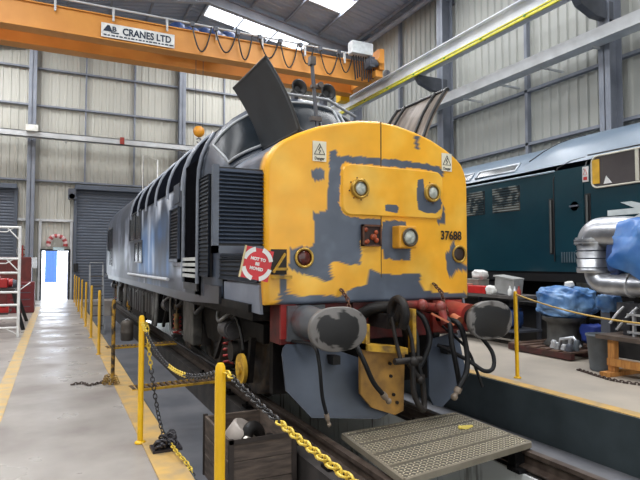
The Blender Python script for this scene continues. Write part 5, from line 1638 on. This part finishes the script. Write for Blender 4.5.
for yc in (5.6, 17.5):
    g = G(); g.box(C2 - 1.15, C2 - 1.0, yc - 2.2, yc + 2.2, 0.75, 1.05); g.box(C2 + 1.0, C2 + 1.15, yc - 2.2, yc + 2.2, 0.75, 1.05); g.box(C2 - 1.1, C2 + 1.1, yc - 0.2, yc + 0.2, 0.8, 1.2); b = put('bogie', g, UNDER, L2)
    for dy in (-1.7, 0, 1.7):
        for sx in (-1, 1):
            g = G(); g.lathe([(0.02, 0.1), (0.14, 0.1), (0.15, 0.03), (0.4, 0.02), (0.42, 0.065), (0.5, 0.065), (0.52, -0.05), (0.02, -0.07)], (C2 + sx * 0.75, yc + dy, 0.52), (sx, 0, 0), 28); put('wheel', g, UNDER, b)
g = G(); g.box(C2 - 1.2, C2 + 1.2, 9.2, 14.5, 0.4, 1.2); put('fuel_tank', g, BLACK, L2, bevel=0.04)

# ------------------------------------------------------------------ benches and clutter in front of it
t = thing('storage_bench', (7.95, 8.6, 0), 'long dark bench loaded with small boxes, seen past the right buffer', 'bench')
g = G(); g.box(7.6, 8.3, 7.45, 10.6, 0.9, 0.96); put('bench_top', g, mat('bench_grey', (92, 88, 86), 0.5), t)
for x in (7.65, 8.22):
    for y in (7.52, 9.1, 10.5):
        g = G(); g.box(x, x + 0.06, y, y + 0.06, 0, 0.9); put('leg', g, DSTEEL, t)
g = G(); g.box(7.62, 8.28, 7.5, 10.5, 0.28, 0.32); put('lower_shelf', g, DSTEEL, t)
def smallbox(name, c, sz, m, label, cat_, rot=0):
    g = G(); R = Matrix.Rotation(rot, 3, 'Z')
    g.obox((c[0], c[1], c[2] + sz[2] / 2), sz, R)
    g.obox((c[0], c[1], c[2] + sz[2] * 0.93), (sz[0] + 0.012, sz[1] + 0.012, sz[2] * 0.12), R)
    return put(name, g, m, label=label, category=cat_, bevel=0.006, seg=1)
smallbox('parts_bin', (7.75, 8.55, 0.96), (0.25, 0.5, 0.15), mat('bin_red', (200, 44, 40), 0.4), 'red plastic bin on the long dark bench', 'bin')
smallbox('brick_box', (7.78, 9.15, 0.96), (0.25, 0.5, 0.18), mat('box_salmon', (188, 122, 104), 0.6), 'salmon pink box on the dark bench left of the red bin', 'box')
smallbox('paper_stack', (8.0, 8.95, 0.96), (0.3, 0.4, 0.28), mat('stack_grey', (130, 128, 120), 0.6), 'grey pile of papers behind the pink box on bench', 'papers')
random.seed(11)
def crumple(c, r, sc, seed, nu=22, nv=14, amp=0.3, fr=2.5):
    g = G(); g.sphere((0, 0, 0), 1, nu, nv)
    vs = []
    for v in g.v:
        d = 1 + amp * nz(v[0] * fr + seed, v[1] * fr, v[2] * fr) + amp * 0.4 * nz(v[0] * fr * 2.6, v[1] * fr * 2.6 + seed, v[2] * fr * 2.6)
        e = [math.copysign(abs(q) ** 0.6, q) for q in v]
        vs.append((c[0] + r * sc[0] * e[0] * d, c[1] + r * sc[1] * e[1] * d, c[2] + r * sc[2] * e[2] * d))
    g.v = vs
    return g
put('white_rag', crumple((8.0, 8.85, 1.32), 0.12, (1, 1.3, 0.8), 3), mat('rag_white', (222, 222, 218), 0.7), label='crumpled white rag on top of the grey paper pile', category='rag')
g = G(); R = Matrix.Rotation(0.15, 3, 'X') @ Matrix.Rotation(0.2, 3, 'Z')
g.obox((7.9, 7.95, 1.13), (0.3, 0.42, 0.3), R); g.obox((7.9, 7.95, 1.29), (0.34, 0.46, 0.03), R); put('cardboard_box', g, mat('carton_grey', (158, 158, 156), 0.6), label='pale grey tilted carton on the long dark bench', category='box')
put('white_bag', crumple((7.7, 8.2, 1.03), 0.1, (0.8, 1.1, 0.9), 9), mat('rag_white', (222, 222, 218), 0.7), label='small white crumpled bag between red bin and grey carton', category='bag')
for i, (y, m_, nm_) in enumerate(((7.72, WHITE, 'white'), (7.6, ALU, 'silver'), (7.5, REDF, 'pinkish'))):
    g = G(); g.lathe([(0.035, 0), (0.04, 0.02), (0.04, 0.1), (0.015, 0.14), (0.015, 0.18)], (7.7, y, 0.96), (0, 0, 1), 12); put('spray_can', g, m_, label='%s can at the right end of the dark bench' % nm_, category='can', group='cans on the dark bench')
smallbox('blue_crate', (7.85, 9.2, 0.32), (0.5, 0.9, 0.35), mat('crate_blue', (34, 64, 150), 0.4), 'blue plastic crate on the bench lower shelf, left', 'crate')
put('blue_sack', crumple((7.9, 8.0, 0.52), 0.25, (0.9, 1.2, 0.75), 14), TARPD, label='dark blue sack on the lower shelf under the grey carton', category='sack')
# pallet with a tarpaulin-covered machine
t = thing('wooden_pallet', (7.95, 6.8, 0), 'worn wooden pallet on the floor under the machine wrapped in pale blue sheet', 'pallet')
for i in range(6):
    g = G(); g.box(7.4, 8.5, 6.15 + i * 0.235, 6.15 + i * 0.235 + 0.15, 0.115, 0.14); put('deck_board', g, PALLET, t)
for x in (7.4, 7.9, 8.4):
    g = G(); g.box(x, x + 0.1, 6.15, 7.48, 0.02, 0.115); put('bearer', g, mat('pallet_bearer', (84, 44, 42), 0.8, rgb2=(60, 42, 38), scale=8), t)
t = thing('sheeted_machine', (7.95, 6.75, 0.14), 'grey machine half covered by a crumpled pale blue plastic sheet, on the pallet', 'machine')
g = G(); g.lathe([(0.3, 0), (0.32, 0.03), (0.26, 0.1), (0.26, 0.4), (0.34, 0.45), (0.34, 0.5)], (7.95, 6.75, 0.14), (0, 0, 1), 24); put('machine_body', g, mat('machine_grey', (84, 84, 82), 0.5, rgb2=(58, 57, 56), scale=5), t)
g = crumple((8.0, 6.72, 0.9), 0.46, (0.8, 1.0, 0.56), 21, 80, 50, 0.2, 1.9); put('plastic_sheet', g, TARPL, t)
g = G(); g.tube([(7.7, 6.6, 0.16), (7.6, 6.5, 0.3), (7.65, 6.3, 0.35), (7.7, 6.2, 0.2)], 0.03, 8); put('pipe', g, ALU, t)
put('white_cup', crumple((7.95, 6.6, 1.2), 0.06, (0.8, 1.3, 0.9), 4), mat('rag_white', (222, 222, 218), 0.7), label='small white crumpled item on top of the pale blue sheet', category='rag')
parts_ = (('bright pale cylinder standing at the left end of the parts on the pallet', 7.55, 6.62, 0.05, 0.14, ALU), ('polished round canister second along the front of the pallet', 7.5, 6.5, 0.045, 0.12, CHROME),
  ('short silvery pipe stub in the middle of the pallet heap', 7.52, 6.38, 0.05, 0.1, ALU), ('dull grey casting nearest the right end of the pallet', 7.5, 6.26, 0.06, 0.12, DSTEEL),
  ('tall shiny tube behind the other loose parts on the pallet', 7.62, 6.36, 0.035, 0.22, CHROME), ('white-grey knob-shaped part at the back of the pallet heap', 7.63, 6.24, 0.05, 0.18, PLASTG))
for lb_, x, y, r, h, m_ in parts_:
    g = G(); g.lathe([(r, 0), (r * 1.1, 0.02), (r * 0.8, h * 0.5), (r, h * 0.7), (r * 0.6, h)], (x, y, 0.14), (0.12, -0.1, 1), 14)
    put('metal_part', g, m_, label=lb_, category='metal part')
SHADEBLK = mat('shade_block_dark', (34, 35, 38), 0.55, rgb2=(60, 58, 56), scale=3)  # added dark blocks standing in for shade and clutter under the blue locomotive
for i, (y0_, y1_, z_, lb_) in enumerate(((4.2, 5.4, 0.75, 'dark block added as shade behind the timber trestle under the blue locomotive'), (5.6, 6.6, 0.6, 'low dark block added as shade behind the machine under pale blue sheet'),
        (7.0, 8.3, 0.8, 'dark block added as shade behind the right end of the long dark bench'), (8.5, 10.4, 0.85, 'long dark block added as shade behind the left end of the dark bench'))):
    t = thing('shade_block', (9.0, (y0_ + y1_) / 2, 0), lb_, 'shade block')
    g = G(); g.box(8.46, 8.86, y0_, y1_, 0, z_ - 0.08); put('body', g, SHADEBLK, t, bevel=0.01)
    g = G(); g.box(8.44, 8.88, y0_ - 0.015, y1_ + 0.015, z_ - 0.08, z_); put('block_top', g, SHADEBLK, t, bevel=0.01)
put('blue_cloth', crumple((8.05, 6.25, 0.4), 0.16, (0.8, 1.1, 1.0), 31), mat('cloth_navy', (38, 60, 140), 0.6), label='dark blue cloth behind the shiny parts on the pallet', category='cloth')
# grey bin
t = thing('grey_waste_bin', (7.22, 5.46, 0), 'grey plastic waste bin standing left of the timber trestle', 'bin')
g = G(); g.lathe([(0.15, 0), (0.16, 0.02), (0.2, 0.5), (0.215, 0.5), (0.215, 0.53), (0.19, 0.53), (0.15, 0.05)], (7.22, 5.46, 0), (0, 0, 1), 28); put('bin_body', g, PLASTG, t)
# timber trestle carrying the engine block and chromed manifold
t = thing('timber_trestle', (7.5, 4.6, 0), 'low timber trestle with orange-brown legs carrying the sheeted engine', 'trestle')
g = G(); g.box(6.95, 8.1, 4.0, 5.35, 0.5, 0.56); put('top_board', g, WOOD, t)
for y in (5.1, 4.1):
    for x in (7.0, 7.95):
        g = G(); g.box(x, x + 0.1, y, y + 0.1, 0.06, 0.5); put('leg', g, TIMBER, t, bevel=0.004, seg=1)
    g = G(); g.box(6.85, 8.15, y - 0.02, y + 0.12, 0.0, 0.06); put('sill_beam', g, TIMBER, t)
for x in (6.98, 7.95):
    g = G(); g.box(x, x + 0.08, 4.1, 5.2, 0.14, 0.24); put('side_rail', g, TIMBER, t)
E1 = thing('diesel_engine', (7.6, 4.7, 0.56), 'partly dismantled engine with polished curved exhaust pipe under a bright blue tarpaulin', 'engine')
g = G(); g.box(7.35, 8.1, 3.2, 5.3, 0.62, 1.0); g.box(7.45, 8.0, 3.2, 5.1, 1.0, 1.9); g.box(7.1, 7.4, 4.4, 4.5, 0.56, 1.1); g.box(7.2, 8.1, 5.0, 5.1, 0.56, 0.8); put('engine_block', g, mat('engine_dark', (44, 44, 48), 0.5, rgb2=(90, 90, 92), scale=7, lo=0.5, hi=0.7), E1)
# upper elbow
def elbow(x, y, z, r, R_, a0, a1, n_=12):
    return [(x, y + R_ * math.cos(lerp(a0, a1, i / n_)), z + R_ * math.sin(lerp(a0, a1, i / n_))) for i in range(n_ + 1)]
g = G(); g.tube([(7.4, 5.7, 1.84)] + elbow(7.4, 5.53, 1.86, 0, 0.17, 0.0, PI / 2, 10) + [(7.4, 5.2, 2.02), (7.4, 4.7, 1.95)], 0.23, 28)
g2 = g
put('exhaust_elbow', g, CHROME, E1)
g = G()
for z, r in ((1.9, 0.27), (1.86, 0.27)):
    g.cyl((7.4, 5.7, z), (7.4, 5.7, z + 0.03), r, 28)
for i in range(12):
    a = i * PI / 6
    g.cyl((7.4 + 0.24 * math.cos(a), 5.7 + 0.24 * math.sin(a), 1.84), (7.4 + 0.24 * math.cos(a), 5.7 + 0.24 * math.sin(a), 1.96), 0.016, 6)
put('flange', g, CHROME, E1)
g = G(); g.lathe([(0.23, 0), (0.24, 0.02), (0.24, 0.06), (0.22, 0.08), (0.24, 0.2), (0.22, 0.22), (0.245, 0.3), (0.22, 0.33), (0.24, 0.46)], (7.4, 5.7, 1.42), (0, 0, 1), 28); put('bellows_section', g, CHROME, E1)
g = G()
for z in (1.5, 1.64, 1.76):
    g.tube([(7.4 + 0.238 * math.cos(a), 5.7 + 0.238 * math.sin(a), z) for a in [i * PI / 14 for i in range(28)]], 0.009, 6, closed=True)
put('groove_shade_rings', g, DSTEEL, E1)  # dark rings drawn as the shade in the bellows grooves
g = G(); g.tube([(7.4, 5.66, 1.44)] + [(7.4, 5.46 + 0.2 * math.cos(a), 1.42 - 0.16 * math.sin(a)) for a in [i * PI / 16 for i in range(1, 9)]] + [(7.4, 5.1, 1.25), (7.4, 4.0, 1.24)], 0.165, 24); put('lower_exhaust_pipe', g, CHROME, E1)
g = G()
for y in (5.1, 4.8):
    g.cyl((7.4, y, 1.25), (7.4, y - 0.03, 1.25), 0.18, 28)
put('pipe_band', g, ALU, E1)
for i, (y0_, z0_, y1_, z1_) in enumerate(((5.15, 0.95, 5.3, 0.7), (4.95, 0.95, 5.2, 0.62), (4.7, 0.9, 4.7, 0.62))):
    g = G(); g.tube(bez([(7.3, y0_, z0_), (7.25, (y0_ + y1_) / 2, (z0_ + z1_) / 2 + 0.02), (7.2, y1_, z1_)], 8), 0.02, 8); put('fuel_pipe', g, ALU, E1)
g = G()
for y in (4.6, 4.75, 4.9):
    g.box(7.15, 7.2, y, y + 0.03, 0.56, 0.9)
for z in (0.6, 0.72, 0.84):
    g.box(7.14, 7.17, 4.5, 5.0, z, z + 0.03)
put('guard_grid', g, ALU, E1)
# tarpaulin draped over the engine top
g = G()
R_ = []
NY, NS = 40, 30
sec = [(7.02, 1.2), (6.99, 1.5), (7.02, 1.8), (7.08, 2.02), (7.2, 2.16), (7.38, 2.22), (7.6, 2.22), (7.9, 2.16), (8.1, 2.0), (8.2, 1.6), (8.22, 1.3)]
for j in range(NY + 1):
    y = lerp(5.12, 2.9, j / NY)
    ring = []
    for i, (x, z) in enumerate(resample(sec, NS)):
        f = 0.045 * math.sin(y * 12 + i * 0.55) + 0.07 * nz(y * 6, i * 0.2) + 0.03 * nz(y * 14, i * 0.5, 4)
        hem = 0.55 * max(0, 1 - j / 12) * (1 if i < 8 else 0.3) * max(0, (2.1 - z))
        ring.append((x + (f if x < 7.5 else -f) + 0.0, y + 0.06 * nz(i * 0.5, j), z + hem * 0.7 + (0.04 * nz(x * 3, y * 4) if z > 2 else 0)))
    R_.append(ring)
g.loft(R_, closed=False)
g.loft([[Vector(p) + Vector((0.012, 0, -0.012)) for p in r_] for r_ in R_], closed=False)
put('tarpaulin', g, TARP, label='bright blue tarpaulin draped over the engine at the right edge', category='tarpaulin', fix=False)
g = crumple((7.38, 5.3, 1.75), 0.2, (0.6, 0.5, 2.0), 44, 20, 24, 0.25, 2.0); put('dark_blue_wrap', g, TARPD, E1)
put('wrapped_bundle', crumple((7.8, 5.75, 0.95), 0.14, (0.9, 1.2, 1.0), 50), TARPL, label='small pale blue wrapped bundle hanging left of the engine', category='bundle')
g = G(); g.box(7.72, 7.88, 5.68, 5.84, 0.0, 0.82); g.box(7.6, 8.0, 5.6, 5.95, 0.0, 0.05); put('stand_pedestal', g, DSTEEL, label='dark pedestal under the small pale blue bundle', category='stand')
